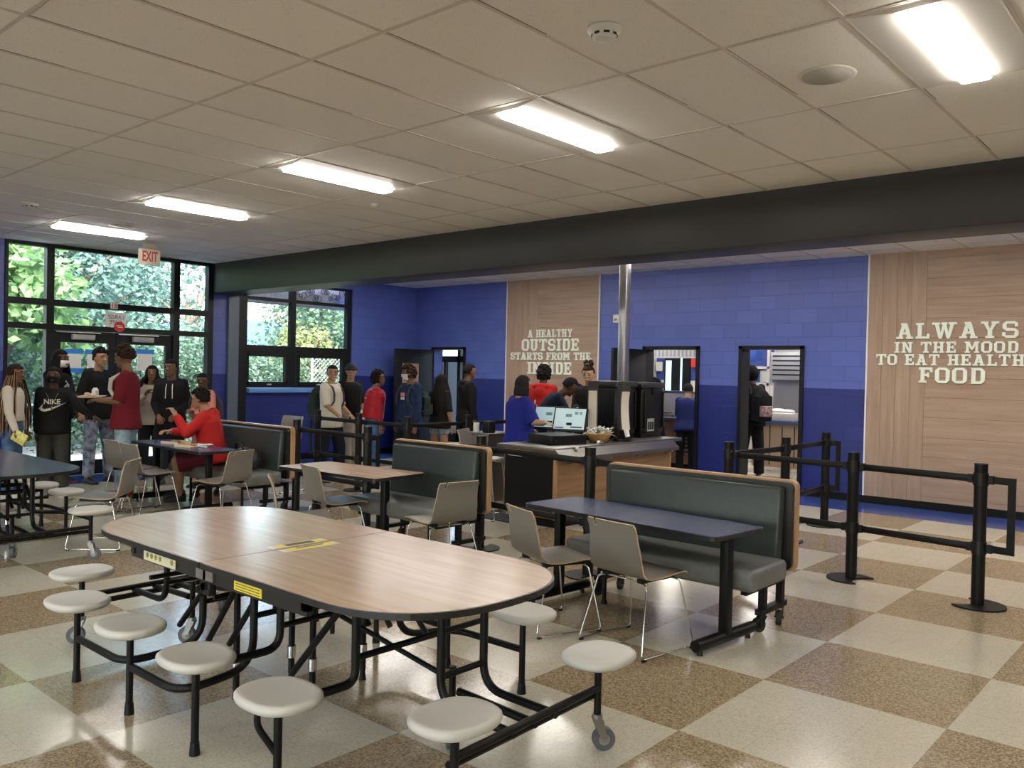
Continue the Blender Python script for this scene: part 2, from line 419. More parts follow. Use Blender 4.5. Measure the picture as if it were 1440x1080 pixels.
def leaf(n, y0, y1, hinge_left):
    d = tag(bars(MB(), [(y0, y0 + .10, .01, 2.11), (y1 - .10, y1, .01, 2.11), (y0, y1, 1.945, 2.11), (y0, y1, .01, .22), (y0 + .1, y1 - .1, .84, .97)], XL - .06, XL - .01).build('door_%d' % n, FRAME), kind='structure')
    MB().quad((XL - .035, y0 + .1, .22), (XL - .035, y1 - .1, .22), (XL - .035, y1 - .1, 1.945), (XL - .035, y0 + .1, 1.945)).build('pane', GLASS, d)
    MB().box(XL - .01, XL + .05, y0 + .12, y1 - .12, .885, .935, bev=.012).build('push_bar', BLACKP, d)
    c = MB().box(XL - .01, XL + .06, (y0 + y1) / 2 - .20, (y0 + y1) / 2 + .12, 1.985, 2.065, bev=.008)
    c.build('door_closer', mat('closer_grey', (.34, .34, .33), .4), d)
    MB().box(XL + .02, XL + .045, (y0 + y1) / 2 - .42, (y0 + y1) / 2 + .20, 2.085, 2.10).build('closer_arm', STEEL, d)
leaf(1, 4.76, 5.635, True); leaf(2, 5.645, 6.52, False)
TAPE = mat('blue_tape', (.02, .25, .75), .5)
def sheet(name, y0, y1, z0, z1, label, m=PAPER, x=XL - .02, tape=None, cat='notice'):
    t = thing(name, label, cat, (x, (y0 + y1) / 2, z0))
    MB().box(0, .002, (y0 - y1) / 2, (y1 - y0) / 2, 0, z1 - z0).build('sheet', m, t)
    if tape:
        for k in tape:
            if k == 't': MB().box(.002, .004, (y0 - y1) / 2 - .03, (y1 - y0) / 2 + .03, z1 - z0 - .05, z1 - z0 + .02).build('tape', TAPE, t)
            if k == 'b': MB().box(.002, .004, (y0 - y1) / 2 - .05, (y1 - y0) / 2 + .08, -.05, .02).build('tape', TAPE, t)
    return t
sheet('notice_sheet', 4.95, 5.15, 1.55, 1.83, 'white paper notice taped in blue on the left door leaf, nearer the hinge', tape='tb')
sheet('notice_sheet', 5.235, 5.43, 1.55, 1.83, 'white paper notice taped in blue on the left door leaf, nearer the middle', tape='tb')
sheet('notice_sheet', 5.98, 6.21, 1.55, 1.86, 'white paper notice under blue tape on the right door leaf', tape='t')
t = sheet('room_name_sign', 5.49, 5.80, 2.20, 2.42, 'white paper sign lettered backwards in the glass over the doors', x=XL - .028, cat='sign')
vs, fs = text_polys('LARGE\nCAFE', .085, .001, bold=.001)
add_polys(MB(), vs, fs, basis((.004, 0, .11), (0, -1, 0), (0, 0, 1), (1, 0, 0))).build('lettering', mat('grey_print', (.22, .22, .24), .6), t)
t = thing('door_number_sign', 'small white plate with red number 18 on the bar above the doors', 'sign', (XL + .031, 5.59, 2.47))
MB().box(0, .004, -.055, .055, 0, .09).build('plate', WHITE, t)
vs, fs = text_polys('18', .10, .001, bold=.001)
add_polys(MB(), vs, fs, basis((.006, 0, .045), (0, 1, 0), (0, 0, 1), (1, 0, 0))).build('lettering', mat('sign_red', (.55, .03, .03), .5), t)
t = thing('round_sticker', 'red round sticker on the frame just over the doors', 'sticker', (XL + .032, 5.675, 2.205))
MB().cyl((0, 0, 0), (.003, 0, 0), .08, seg=28).build('disc', mat('sign_red', (.55, .03, .03), .5), t)
MB().box(.003, .005, -.05, .04, .012, .022).box(.003, .005, -.03, .05, -.012, -.002).build('lettering', WHITE, t)

# second window in the alcove
win = tag(bars(MB(), [(7.83, 7.86, 1.29, 3.15), (8.73, 8.83, 1.29, 3.15), (9.975, 10.06, 1.29, 3.15), (7.83, 10.06, 1.885, 2.025), (7.83, 10.06, 2.80, 2.86), (7.83, 10.06, 1.29, 1.33), (7.83, 10.06, 3.11, 3.15)],
    XL - .12, XL - .02).build('window_2', FRAME), kind='structure')
for y0, y1 in ((7.86, 8.66), (8.89, 9.9)):
    MB().box(XL - .1, XL, y0, y1, 1.33, 1.395).box(XL - .1, XL, y0, y1, 1.83, 1.885).box(XL - .1, XL, y0 - .01, y0 + .03, 1.33, 1.885).box(XL - .1, XL, y1 - .03, y1 + .08, 1.33, 1.885).build('sash', FRAME, win)
    MB().box(XL, XL + .03, y0 + .38, y0 + .46, 1.335, 1.36, bev=.004).build('handle', mat('handle_grey', (.55, .55, .5), .4), win)
for y0, y1, z0, z1 in [(7.86, 8.73, 2.025, 2.80), (8.83, 9.975, 2.025, 2.80), (7.86, 8.73, 2.86, 3.11), (8.83, 9.975, 2.86, 3.11), (7.89, 8.63, 1.395, 1.83), (8.92, 9.87, 1.395, 1.83)]:
    MB().quad((XL - .06, y0, z0), (XL - .06, y1, z0), (XL - .06, y1, z1), (XL - .06, y0, z1)).build('pane', GLASS, win)
# scrollwork panel outside, over the alcove window
t = thing('scroll_panel', 'grey panel with curling dark scrollwork outside above the alcove window', 'panel', (XL - .45, 9.0, 2.78))
MB().box(-.02, .02, -1.4, 1.4, 0, .45).build('board', mat('stucco_grey', (.42, .41, .40), .8, var=.2, vscale=25, bump=.3, bscale=80), t)
sc = MB(); rr = random.Random(3)
for k in range(13):
    c = Vector((.03, .1 + .085 * k + rr.uniform(-.02, .02), .27 + rr.uniform(-.08, .06))); rad = rr.uniform(.05, .09); a0 = rr.uniform(0, 6)
    sc.tube([c + Vector((0, math.cos(a0 + q * .5) * rad * (1 - q / 22), math.sin(a0 + q * .5) * rad * (1 - q / 22))) for q in range(16)], .006, seg=6)
sc.build('scroll', mat('scroll_dark', (.05, .05, .05), .6), t)

# beam-side far exit: frame, open leaf, vestibule with a glazed outer wall
def doorframe(n, x0, x1, h, m=FRAME):
    return tag(MB().box(x0, x0 + .055, YB - .03, YB + .24, 0, h).box(x1 - .055, x1, YB - .03, YB + .24, 0, h).box(x0, x1, YB - .03, YB + .24, h - .05, h).build('trim_%d' % n, m), kind='structure')
doorframe(5, -12.36, -11.42, 2.12); doorframe(6, -7.41, -6.39, 2.115); doorframe(7, -5.735, -4.745, 2.115)
DOORP = mat('dark_door_paint', (.008, .009, .011), .5, spec=.2)
def swing(n, hx, hy, ang, width=.9, h=2.06, window=None, closer=True, m=DOORP, lever=True):
    d = MB().box(0, width, -.022, .022, .01, h, bev=.003).build('door_%d' % n, m)
    tag(d, kind='structure'); d.location = (hx, hy, 0); d.rotation_euler = (0, 0, R(ang))
    for s in (-1, 1):
        if window:
            a, b_, z0, z1, wm = window
            MB().box(a, b_, s * .022 - .004, s * .022 + .004, z0, z1).build('door_panel', wm, d)
        if lever:
            MB().cyl((width - .07, s * .022, 1.0), (width - .07, s * .07, 1.0), .014).cyl((width - .07, s * .065, 1.0), (width - .19, s * .065, 1.0), .009).cyl((width - .07, s * .022, 1.0), (width - .07, s * .028, 1.0), .03).build('handle', CHROME, d)
    if closer:
        MB().box(.18, .50, -.075, -.022, 1.93, 2.0, bev=.006).build('door_closer', mat('closer_grey', (.34, .34, .33), .4), d)
    return d
swing(3, -12.33, 11.66, -90, .98, window=(.38, .8, 1.02, 1.78, mat('notice_board', (.34, .20, .13), .5, var=.1)))
swing(4, -7.36, 11.66, -89, .95)
k = swing(5, -4.80, 11.93, 96, .9, window=(.12, .74, .95, 1.92, GLASSK), m=mat('grey_door_paint', (.10, .105, .10), .35), closer=True)
# vestibule
VW = mat('vestibule_wall', (.25, .27, .3), .5)
struct('wall_vestibule', MB().box(-15.1, -14.9, YB + .22, 14.2, 0, 3).box(-11.0, -10.8, YB + .22, 14.2, 0, 3).box(-15.1, -10.8, YB + .22, 14.3, 2.9, 3.1).box(-15.1, XL - .2, YB + .02, YB + .22, 0, 3.1), VW)
vb = [(-14.9, -14.8, 0, 2.9), (-13.95, -13.85, 0, 2.9), (-12.5, -12.4, 0, 2.9), (-11.1, -11.0, 0, 2.9), (-14.9, -11.0, 1.86, 2.0), (-14.9, -11.0, 2.8, 2.9), (-14.9, -11.0, 0, .2), (-14.4, -14.33, 0, 1.9)]
win = MB()
for a, b_, z0, z1 in vb: win.box(a, b_, 14.0, 14.08, z0, z1)
win = tag(win.build('window_3', FRAME), kind='structure')
for a, b_ in ((-14.8, -13.95), (-13.85, -12.5), (-12.4, -11.1)):
    for z0, z1 in ((.2, 1.86), (2.0, 2.8)): MB().quad((a, 14.04, z0), (b_, 14.04, z0), (b_, 14.04, z1), (a, 14.04, z1)).build('pane', GLASS, win)

# ------------------------------------------------------------------ wood mural panels with raised slab letters
TH = 1.35
def glyph(ch):
    """(width, list of convex polygons) on a 10-high grid"""
    b = lambda x0, x1, y0, y1: [(x0, y0), (x1, y0), (x1, y1), (x0, y1)]
    if ch == 'I': return 4.6, [b(1.2, 3.4, 0, 10), b(0, 4.6, 0, TH), b(0, 4.6, 10 - TH, 10)]
    if ch == 'T': return 8.4, [b(3.1, 5.3, 0, 10), b(0, 8.4, 8.5, 10), b(0, 1.3, 6.9, 8.5), b(7.1, 8.4, 6.9, 8.5), b(1.9, 6.5, 0, TH)]
    if ch == 'H': return 8.8, [b(1, 3.1, 0, 10), b(5.7, 7.8, 0, 10), b(3.1, 5.7, 4.2, 5.8)] + [b(x, x + 4.0, y, y + TH) for x in (0, 4.8) for y in (0, 10 - TH)]
    if ch in 'EF':
        p = [b(1, 3.2, 0, 10), b(0, 7.6, 8.5, 10), b(6.2, 7.6, 6.9, 8.5), b(3.2, 5.6, 4.3, 5.8), b(4.7, 5.8, 3.5, 6.6)]
        p += [b(0, 7.8, 0, 1.5), b(6.4, 7.8, 1.5, 3.1)] if ch == 'E' else [b(0, 4.6, 0, TH)]
        return 7.8, p
    if ch == 'L': return 7.4, [b(1, 3.2, 0, 10), b(0, 4.4, 10 - TH, 10), b(0, 7.4, 0, 1.5), b(6, 7.4, 1.5, 3.2)]
    if ch == 'A': return 9.4, [[(.9, 0), (2.9, 0), (5.6, 10), (3.4, 10)], [(6.3, 0), (8.5, 0), (6.0, 10), (3.9, 10)], b(2.6, 6.8, 2.8, 4.2), b(0, 3.9, 0, TH), b(5.5, 9.4, 0, TH), b(2.6, 6.0, 10 - TH, 10)]
    if ch == 'W': return 13., [[(1.2, 10), (3.3, 10), (5.3, 0), (3.6, 0)], [(5.3, 0), (3.8, 0), (5.9, 10), (7.3, 10)], [(5.7, 10), (7.3, 10), (9.4, 0), (7.8, 0)], [(9.4, 0), (7.8, 0), (9.9, 10), (11.8, 10)], b(0, 4.2, 10 - TH, 10), b(8.8, 13, 10 - TH, 10), b(4.9, 8.1, 10 - TH, 10)]
    if ch == 'Y': return 9.2, [b(3.5, 5.7, 0, 4.6), [(3.5, 4.6), (5.0, 4.6), (3.0, 10), (.8, 10)], [(4.2, 4.6), (5.7, 4.6), (8.4, 10), (6.2, 10)], b(0, 3.9, 10 - TH, 10), b(5.3, 9.2, 10 - TH, 10), b(2.4, 6.8, 0, TH)]
    if ch == 'S': return 8.0, [[(1.8, 8.4), (6.4, 8.4), (6.2, 10), (2.0, 10)], [(0.2, 5.6), (2.2, 5.6), (2.2, 8.5), (1.8, 9.9), (.2, 8.3)], [(.2, 5.9), (2.0, 4.2), (6.4, 4.2), (6.0, 5.8), (1.6, 6.2)], [(6.2, 4.2), (7.9, 4.2), (7.9, 1.6), (6.2, 0), (5.8, 1.5)], [(6.0, 5.8), (7.9, 4.3), (5.9, 4.2)], [(2.0, 0), (6.4, 0), (6.6, 1.6), (1.8, 1.6)], b(.1, 1.8, 1., 3.4), [(.1, 1.6), (2.0, 0), (2.2, 1.6)], [(6.0, 9.9), (7.8, 8.6), (6.2, 8.4)], b(6.1, 7.7, 6.7, 8.9)]
    if ch in 'OD':
        k = 1.9; w = 8.0; t = 2.2
        if ch == 'O':
            out = [(k, 0), (w - k, 0), (w, k), (w, 10 - k), (w - k, 10), (k, 10), (0, 10 - k), (0, k)]
            inn = [(k + .5, 1.6), (w - k - .5, 1.6), (w - t, k + .5), (w - t, 9.5 - k), (w - k - .5, 8.4), (k + .5, 8.4), (t, 9.5 - k), (t, k + .5)]
        else:
            out = [(0, 0), (w - k, 0), (w, k), (w, 10 - k), (w - k, 10), (0, 10)]
            inn = [(3.2, 1.6), (w - k - .5, 1.6), (w - t, k + .5), (w - t, 9.5 - k), (w - k - .5, 8.4), (3.2, 8.4)]
        n = len(out); ps = [[out[i], out[(i + 1) % n], inn[(i + 1) % n], inn[i]] for i in range(n)]
        if ch == 'D': ps = ps[:-1] + [b(1, 3.2, 0, 10)]
        return w, ps
    if ch == 'U': return 8.8, [b(1, 3.2, 1.6, 10), b(5.6, 7.8, 1.6, 10), [(1, 1.8), (2.8, 0), (3.6, 1.6), (3.2, 2.4)], [(2.8, 0), (6, 0), (5.4, 1.6), (3.4, 1.6)], [(6, 0), (7.8, 1.8), (5.6, 2.4), (5.2, 1.6)], b(0, 4.1, 10 - TH, 10), b(4.7, 8.8, 10 - TH, 10)]
    if ch == 'N': return 9.2, [b(1, 3, 0, 10), b(6.2, 8.2, 0, 10), [(1, 10), (3.2, 10), (8.2, 0), (6.2, 0)], b(0, 3.9, 0, TH), b(0, 3., 10 - TH, 10), b(5.2, 9.2, 10 - TH, 10)]
    if ch == 'M': return 11., [b(1, 3, 0, 10), b(8, 10, 0, 10), [(1.2, 10), (3.6, 10), (6.4, 2.6), (4.8, 2.6)], [(4.6, 2.6), (6.2, 2.6), (9.8, 10), (7.4, 10)], b(0, 3.9, 0, TH), b(7.1, 11, 0, TH), b(0, 3, 10 - TH, 10), b(8, 11, 10 - TH, 10)]
    if ch == 'R': return 9.0, [b(1, 3.2, 0, 10), b(0, 6.4, 8.5, 10), b(3, 6.2, 4.1, 5.6), [(6.2, 4.1), (7.9, 5.6), (7.9, 8.5), (6.4, 10), (5.8, 8.5), (5.8, 5.6)], [(4.4, 4.3), (6.4, 4.3), (8.2, 0), (6.2, 0)], b(0, 4.0, 0, TH), b(5.8, 9.0, 0, TH)]
    return 4., []
LETTER = mat('mint_white_letter', (.80, .88, .80), .45)
def mural(x0, x1, split, label, lines, loc_z=0.10, h0=CEIL - .10):
    t = thing('wall_mural', label, 'wall panel', (x0, YB, loc_z))
    W = x1 - x0; D = .016
    m = MB(); n = 4; s = split - x0
    for i in range(n): m.box(i * s / n + .0015, (i + 1) * s / n - .0015, -D, 0, 0, h0)
    m.build('upright_boards', PANELV, t)
    m = MB(); z = 0.; hh = .255; off = .04
    zs = [0] + [(.065 + hh * k) for k in range(20) if .065 + hh * k < h0 - .05] + [h0]
    for a, b_ in zip(zs, zs[1:]): m.box(s + .0015, W, -D, 0, a + .0015, b_ - .0015)
    m.build('level_boards', PANELH, t)
    MB().box(.0, W, -.006, 0, 0, h0).build('backing', mat('dark_gap', (.03, .02, .015), .8), t)
    for x_ in (-.022, W): MB().box(x_, x_ + .022, -.02, 0, 0, h0).build('edge_strip', WHITE, t)
    for txt, cx, zb, ht, width, slope in lines:
        tot = 0; gl = []
        for ch in txt:
            if ch == ' ': tot += 5.2; continue
            w, ps = glyph(ch); gl.append((tot, w, ps)); tot += w + 1.3
        tot -= 1.3; kx = width / tot; kz = ht / 10
        for gx, w, ps in gl:
            lm = MB()
            for pk, p in enumerate(ps):
                area = sum(p[i][0] * p[(i + 1) % len(p)][1] - p[(i + 1) % len(p)][0] * p[i][1] for i in range(len(p)))
                q = p if area > 0 else p[::-1]
                M = basis((cx - x0 - width / 2 + gx * kx, -D, zb - loc_z), (kx, 0, 0), (0, 0, kz), (0, -1, 0))
                lm.prism(q, 0., .022 + .0006 * pk, M)
            lm.build('letter', LETTER, t)
    return t
mural(-3.875, -1.80, -3.157, 'wood board mural at the right lettered ALWAYS IN THE MOOD TO EAT HEALTHY FOOD', [
    ('ALWAYS', -2.81, 2.195, .205, 1.40, 0), ('IN THE MOOD', -2.82, 2.015, .14, 1.42, 0), ('TO EAT HEALTHY', -2.82, 1.855, .14, 1.87, 0), ('FOOD', -2.84, 1.63, .198, .76, 0)])
mural(-10.36, -8.30, -9.63, 'wood board mural by the till lettered A HEALTHY OUTSIDE STARTS FROM THE INSIDE', [
    ('A HEALTHY', -9.33, 2.285, .135, 1.01, 0), ('OUTSIDE', -9.33, 2.045, .21, 1.28, 0), ('STARTS FROM THE', -9.335, 1.885, .13, 1.81, 0), ('INSIDE', -9.335, 1.63, .215, .99, 0)])
t = thing('wall_sensor', 'small white wall sensor box high on the blue wall beside the steel column', 'sensor', (-7.93, YB, 2.51))
MB().box(-.055, .055, -.05, 0, 0, .13, bev=.008).build('housing', WHITE, t)
MB().box(-.03, .03, -.053, -.049, .03, .07).build('lens', mat('grey_print', (.22, .22, .24), .6), t)

# stainless service column
t = thing('power_column', 'square stainless steel service column rising from the counter to the ceiling', 'column', (-6.18, 9.27, .86))
MB().box(-.055, .055, -.055, .055, 0, CEIL - .86, bev=.003).build('shaft', STEEL, t)
MB().box(-.07, .07, -.07, .07, 0, .03).build('base_collar', STEEL, t)

# ------------------------------------------------------------------ ceiling fixtures
LENS = emit('fluorescent_lens', (1.0, .94, .86), 29.0)
REFL = mat('troffer_reflector', (.66, .64, .59), .35)
LBL = {0: 'fluorescent ceiling light at the top right, nearest the camera', 1: 'second ceiling light from the right, in front of the smoke detector', 2: 'third ceiling light from the right, middle one of the row',
       3: 'fourth ceiling light from the right, before the last one', 4: 'farthest ceiling light of the row, nearest the exit sign'}
proto_light = None
def ceiling_light(i, j, label, grp='fluorescent lights in the ceiling', m=LENS):
    global proto_light
    x = -2.074 + .6096 * i + .3048; y = 3.952 + 1.2192 * j + .6096
    if proto_light is None:
        t = thing('ceiling_light', label, 'ceiling light', (x, y, CEIL), 0, grp)
        W, L = .290, .595
        mb = MB()   # recess-look sloping reflector pan hung just under the tile plane
        mb.quad((-W, -L, -.006), (-W, L, -.006), (-.09, L - .03, -.022), (-.09, -L + .03, -.022)); mb.quad((W, -L, -.006), (W, L, -.006), (.09, L - .03, -.022), (.09, -L + .03, -.022))
        mb.quad((-W, -L, -.006), (W, -L, -.006), (.09, -L + .03, -.022), (-.09, -L + .03, -.022)); mb.quad((-W, L, -.006), (W, L, -.006), (.09, L - .03, -.022), (-.09, L - .03, -.022))
        mb.build('reflector', REFL, t)
        MB().box(-W - .01, W + .01, -L - .01, L + .01, -.006, 0).build('pan', REFL, t)
        MB().box(-.078, .078, -L + .05, L - .05, -.052, -.012, bev=.018, seg=3).build('lens', m, t)
        proto_light = t
        return t
    t = copy_tree(proto_light); t.location = (x, y, CEIL); t['label'] = label
    if grp: t['group'] = grp
    return t
for n, i in enumerate((1, -3, -7, -11, -15)): ceiling_light(i, 0, LBL[n])
for i in (5, 9):
    ceiling_light(i, 0, 'ceiling light to the right of the picture')
for n, i in enumerate((5, 1, -3, -7, -11, -15)):
    ceiling_light(i, -4, 'ceiling light in the row behind the camera')
for n, i in enumerate((7, 5, 3, 1, -1, -3, -5, -7, -9, -11, -13, -15)):  # most of this hidden row is added to brighten the back wall
    ceiling_light(i, 4, 'unseen ceiling light behind the beam in a row filled out to brighten the wall', 'lights behind the beam')
def smoke(x, y, s, label):
    t = thing('smoke_detector', label, 'smoke detector', (x, y, CEIL), 0, 'smoke detectors')
    MB().lathe([(.001, -.002), (.085 * s, -.002), (.085 * s, -.016), (.06 * s, -.024), (.06 * s, -.05), (.045 * s, -.058), (.001, -.058)]).build('housing', WHITE, t)
    m = MB()
    for k in range(8):
        a = k * PI / 4; m.box(-.014, .014, .0605 * s, .063 * s, -.045, -.034, M=Matrix.Rotation(a, 4, 'Z'))
    m.build('vent_slot', BLACKP, t)
smoke(-2.40, 3.37, 1, 'white smoke detector on a tile between the two nearest ceiling lights')
smoke(-9.75, 3.35, 1, 'white smoke detector at the far left of the ceiling')
def disc(x, y, r, label):
    t = thing('ceiling_speaker', label, 'speaker', (x, y, CEIL), 0, 'round ceiling speakers')
    MB().lathe([(.001, -.001), (r, -.001), (r, -.006), (r * .86, -.009), (.001, -.009)], seg=36).build('rim', TEE, t)
    MB().lathe([(.001, -.008), (r * .84, -.008), (r * .84, -.013), (.001, -.015)], seg=36).build('grille', mat('speaker_grille', (.46, .44, .39), .6, bump=.5, bscale=900), t)
disc(-1.80, 4.64, .155, 'round ceiling speaker beside the nearest ceiling light')
disc(-10.35, 4.58, .14, 'round ceiling speaker between the two farthest lights')
t = thing('sprinkler_cover', 'small white round sprinkler cover on a tile near the beam', 'sprinkler', (-6.75, 5.55, CEIL))
MB().lathe([(.001, 0), (.05, 0), (.05, -.012), (.03, -.03), (.001, -.034)]).build('cover', WHITE, t)
# exit sign
t = thing('exit_sign', 'white ceiling sign with red letters EXIT before the glass doors', 'sign', (-11.55, 5.50, 3.03))
MB().box(-.02, .02, -.15, .15, 0, .215, bev=.004).build('housing', mat('sign_face', (.66, .62, .52), .5), t)
MB().box(-.03, .03, -.09, .09, .215, .296).build('canopy', mat('sign_mount', (.45, .42, .36), .5), t)
vs, fs = text_polys('EXIT', .215, .001, bold=.004)
M = basis((.024, 0, .108), (0, .50, 0), (0, 0, .92), (1, 0, 0))
add_polys(MB(), vs, fs, M).build('lettering', mat('exit_red', (.55, .04, .03), .5), t)
# ------------------------------------------------------------------ folding cafeteria table with attached stools
def super_half(a, b, n, cx, sgn, cnt=28, flat=0.):
    """points of a half oval with its straight side at x=0: from (0,-b) round to (0,b)"""
    pts = [(0, -b * sgn)]
    for k in range(cnt + 1):
        t = -PI / 2 + PI * k / cnt
        c, s_ = math.cos(t), math.sin(t)
        pts.append(((cx + a * abs(c) ** (2 / n)) * sgn, b * math.copysign(abs(s_) ** (2 / n), s_) * sgn))
    pts.append((0, b * sgn))
    return pts
def stool_seat(parent, x, y, rz, z=.418):
    prof = [(.001, -.026), (.10, -.027), (.140, -.026), (.155, -.018), (.162, -.004), (.1605, .007), (.152, .0145), (.142, .0165), (.128, .014), (.10, .011), (.001, .009)]
    M = Matrix.Translation((x, y, z)) @ Matrix.Rotation(rz, 4, 'Z') @ Matrix.Diagonal((1.06, .90, 1, 1))
    m = MB(); rings = []
    seg = 32
    for r, zz in prof:
        rg = []
        for k in range(seg):
            a = 2 * PI * k / seg; c, s_ = math.cos(a), math.sin(a)
            q = abs(c) ** 2.5 + abs(s_) ** 2.5; f = r / q ** (1 / 2.5)
            rg.append(M @ Vector((f * c, f * s_, zz)))
        rings.append(rg)
    m.loft(rings)
    return m.build('stool_seat', SEAT, parent)
def caster(parent, x, y, rz=0., rad=.05, top=.155, fork=CASTER, wm=WHEEL, hm=None):
    c = Matrix.Translation((x, y, 0)) @ Matrix.Rotation(rz, 4, 'Z')
    P = lambda *p: c @ Vector(p)
    m = MB()
    m.cyl(P(0, 0, top), P(0, 0, top - .02), .024)
    for s in (-1, 1):
        m.loft([[P(-.022, s * .02, top - .02), P(.022, s * .02, top - .02), P(.022, s * .024, top - .02), P(-.022, s * .024, top - .02)],
                [P(.016, s * .022, rad), P(.044, s * .022, rad), P(.044, s * .026, rad), P(.016, s * .026, rad)]], smooth=False)
    m.cyl(P(.03, -.03, rad), P(.03, .03, rad), .008)
    o = m.build('caster_fork', fork, parent)
    w = MB(); w.cyl(P(.03, -.016, rad), P(.03, .016, rad), rad, seg=24)
    w.build('wheel', wm, parent)
    h = MB().cyl(P(.03, -.018, rad), P(.03, .018, rad), rad * .5, seg=20).build('wheel_hub', hm or mat('hub_grey', (.28, .27, .26), .4), parent)
TR = .0185
def stool_table(label, loc, top_mat, rz=0., skip=(), stickers=True, grp=None):
    t = thing('stool_table', label, 'cafeteria table', loc, rz, grp)
    H = .738
    for s in (1, -1):
        pts = [(x + s * .004, y) for x, y in super_half(.545, .572, 2.45, .875, s)]
        o = MB().prism(pts, H - .028, H - .0015).build('table_half', [EDGE], t)
        pts = [(x * .9935 + s * .004, y * .987) for x, y in super_half(.545, .572, 2.45, .875, s)]
        MB().prism(pts, H - .003, H).build('tabletop', [top_mat], t)
    for s in (1, -1):                                    # s turns everything half a turn about the centre
        m = Matrix.Rotation(0 if s == 1 else PI, 4, 'Z')
        P = lambda x, y, z: m @ Vector((x, y, z))
        def bx(mb, x0, x1, y0, y1, z0, z1): mb.box(x0, x1, y0, y1, z0, z1, M=m)
        a = MB()                                         # steel apron under both long edges
        for y in (-.53, .50): bx(a, .03, .78, y, y + .025, H - .10, H - .028)
        bx(a, .74, .78, -.53, .53, H - .08, H - .028)
        a.build('apron', EDGE, t)
        # stool legs of one long side
        xs = [-.905 if s == 1 else -.85, -.305, .305, .915]
        for k, x in enumerate(xs):
            if s == -1 and k in skip: continue
            y = -.745
            lg = MB().cyl(P(x, y, .03), P(x, y, .395), .0165).cyl(P(x, y, 0), P(x, y, .055), .0235, .019).cyl(P(x, y, .385), P(x, y, .392), .05)
            lg.build('stool_leg', BLACK, t)
            q = stool_seat(t, *(P(x, y, 0).xy), PI * (s < 0))
        arm = MB(); nxt = lambda: arm.build('stool_arm', BLACK, t)
        arm.tube([P(xs[0], -.745, .225), P(-.36, -.745, .225), P(-.305, -.38, .26), P(-.305, -.38, H - .05)], TR, .13); nxt(); arm = MB()
        arm.tube([P(-.305, -.745, .225), P(.17, -.745, .225), P(.205, -.41, .27), P(.205, -.41, H - .05)], TR, .13); nxt(); arm = MB()
        arm.tube([P(.305, -.745, .365), P(.305, -.50, .36), P(.305, -.335, .36), P(.305, -.335, H - .05)], TR, .12); nxt(); arm = MB()
        arm.tube([P(.915, -.745, .375), P(.915, -.50, .37), P(.915, -.385, .37), P(.915, -.385, H - .05)], TR, .12)
        arm.tube([P(.915, -.745, .37), P(.86, -.80, .36), P(.86, -.80, .30), P(.915, -.745, .19)], .013, .03)
        arm.build('stool_arm', BLACK, t)
        br = MB()
        br.tube([P(-.12, -.39, H - .06), P(-.52, -.39, .30)], .015).tube([P(.10, -.40, H - .06), P(-.22, -.40, .28)], .015).tube([P(.22, -.34, H - .06), P(-.12, -.34, .28)], .015)
        br.tube([P(.84, -.385, H - .06), P(.48, -.385, .30)], .015)
        br.tube([P(.205, -.41, .50), P(.205, .38, .50)], .014).tube([P(.305, -.335, .46), P(.305, .38, .46)], .014).tube([P(.915, -.385, .47), P(.915, .36, .47)], .014)
        br.tube([P(.25, .0, .45), P(1.05, .0, .33)], .012).tube([P(.25, .0, .34), P(.25, .0, .56)], .012)
        br.build('brace', BLACK, t)
        # end frame: two corner stools on a low double rail
        for x_e, y in ((1.535, -.43), (1.51, .48)):
            MB().cyl(P(x_e, y, .14), P(x_e, y, .395), .0165).cyl(P(x_e, y, .385), P(x_e, y, .392), .05).build('stool_leg', BLACK, t)
            stool_seat(t, *(P(x_e, y, 0).xy), PI / 2 + PI * (s < 0))
            caster(t, *(P(x_e, y, 0).xy), rz=(.9 if y > 0 else -.6) + (PI if s < 0 else 0), top=.16)
        er = MB().tube([P(1.535, -.43, .275), P(1.512, .48, .275)], .0165).tube([P(1.505, -.43, .235), P(1.482, .48, .235)], .0165)
        for y in (-.10, .03, .16):
            zt = H - .04 if y != .03 else .30
            er.tube([P(1.12, y, zt), P(1.12, y, .26), P(1.53, y, .255)], TR, .12) if y != .03 else er.tube([P(1.10, y, .27), P(1.53, y, .255)], TR)
        er.tube([P(1.12, -.10, .37), P(1.12, .16, .37)], .014)
        er.build('end_frame', BLACK, t)
        MB().cyl(P(1.06, .03, .15), P(1.06, .03, .37), .016).build('middle_leg', BLACK, t)
        caster(t, *(P(1.06, .03, 0).xy), rz=2.5 * s, top=.155)
        for y in (-.535, .535):
            MB().box(-.01, .075, y - .012, y + .012, H - .085, H - .04, M=m).cyl(P(-.03, y, H - .07), P(.07, y, H - .07), .007).cyl(P(.0, y - .018, H - .115), P(.0, y + .018, H - .115), .018).build('hinge', STEEL, t)
        MB().box(-.035, .035, -.54, -.50, H - .16, H - .03, bev=.008, M=m).build('hinge_plate', BLACKP, t)
        # centre legs with levellers
        for y in (-.02, .30):
            MB().cyl(P(.12, y, .05), P(.12, y, H - .05), .0165).cyl(P(.12, y, 0), P(.12, y, .05), .02, .013).build('centre_leg', BLACK, t)
            MB().cyl(P(.12, y, .13), P(.12, y, .19), .023).build('leveller', CHROME, t)
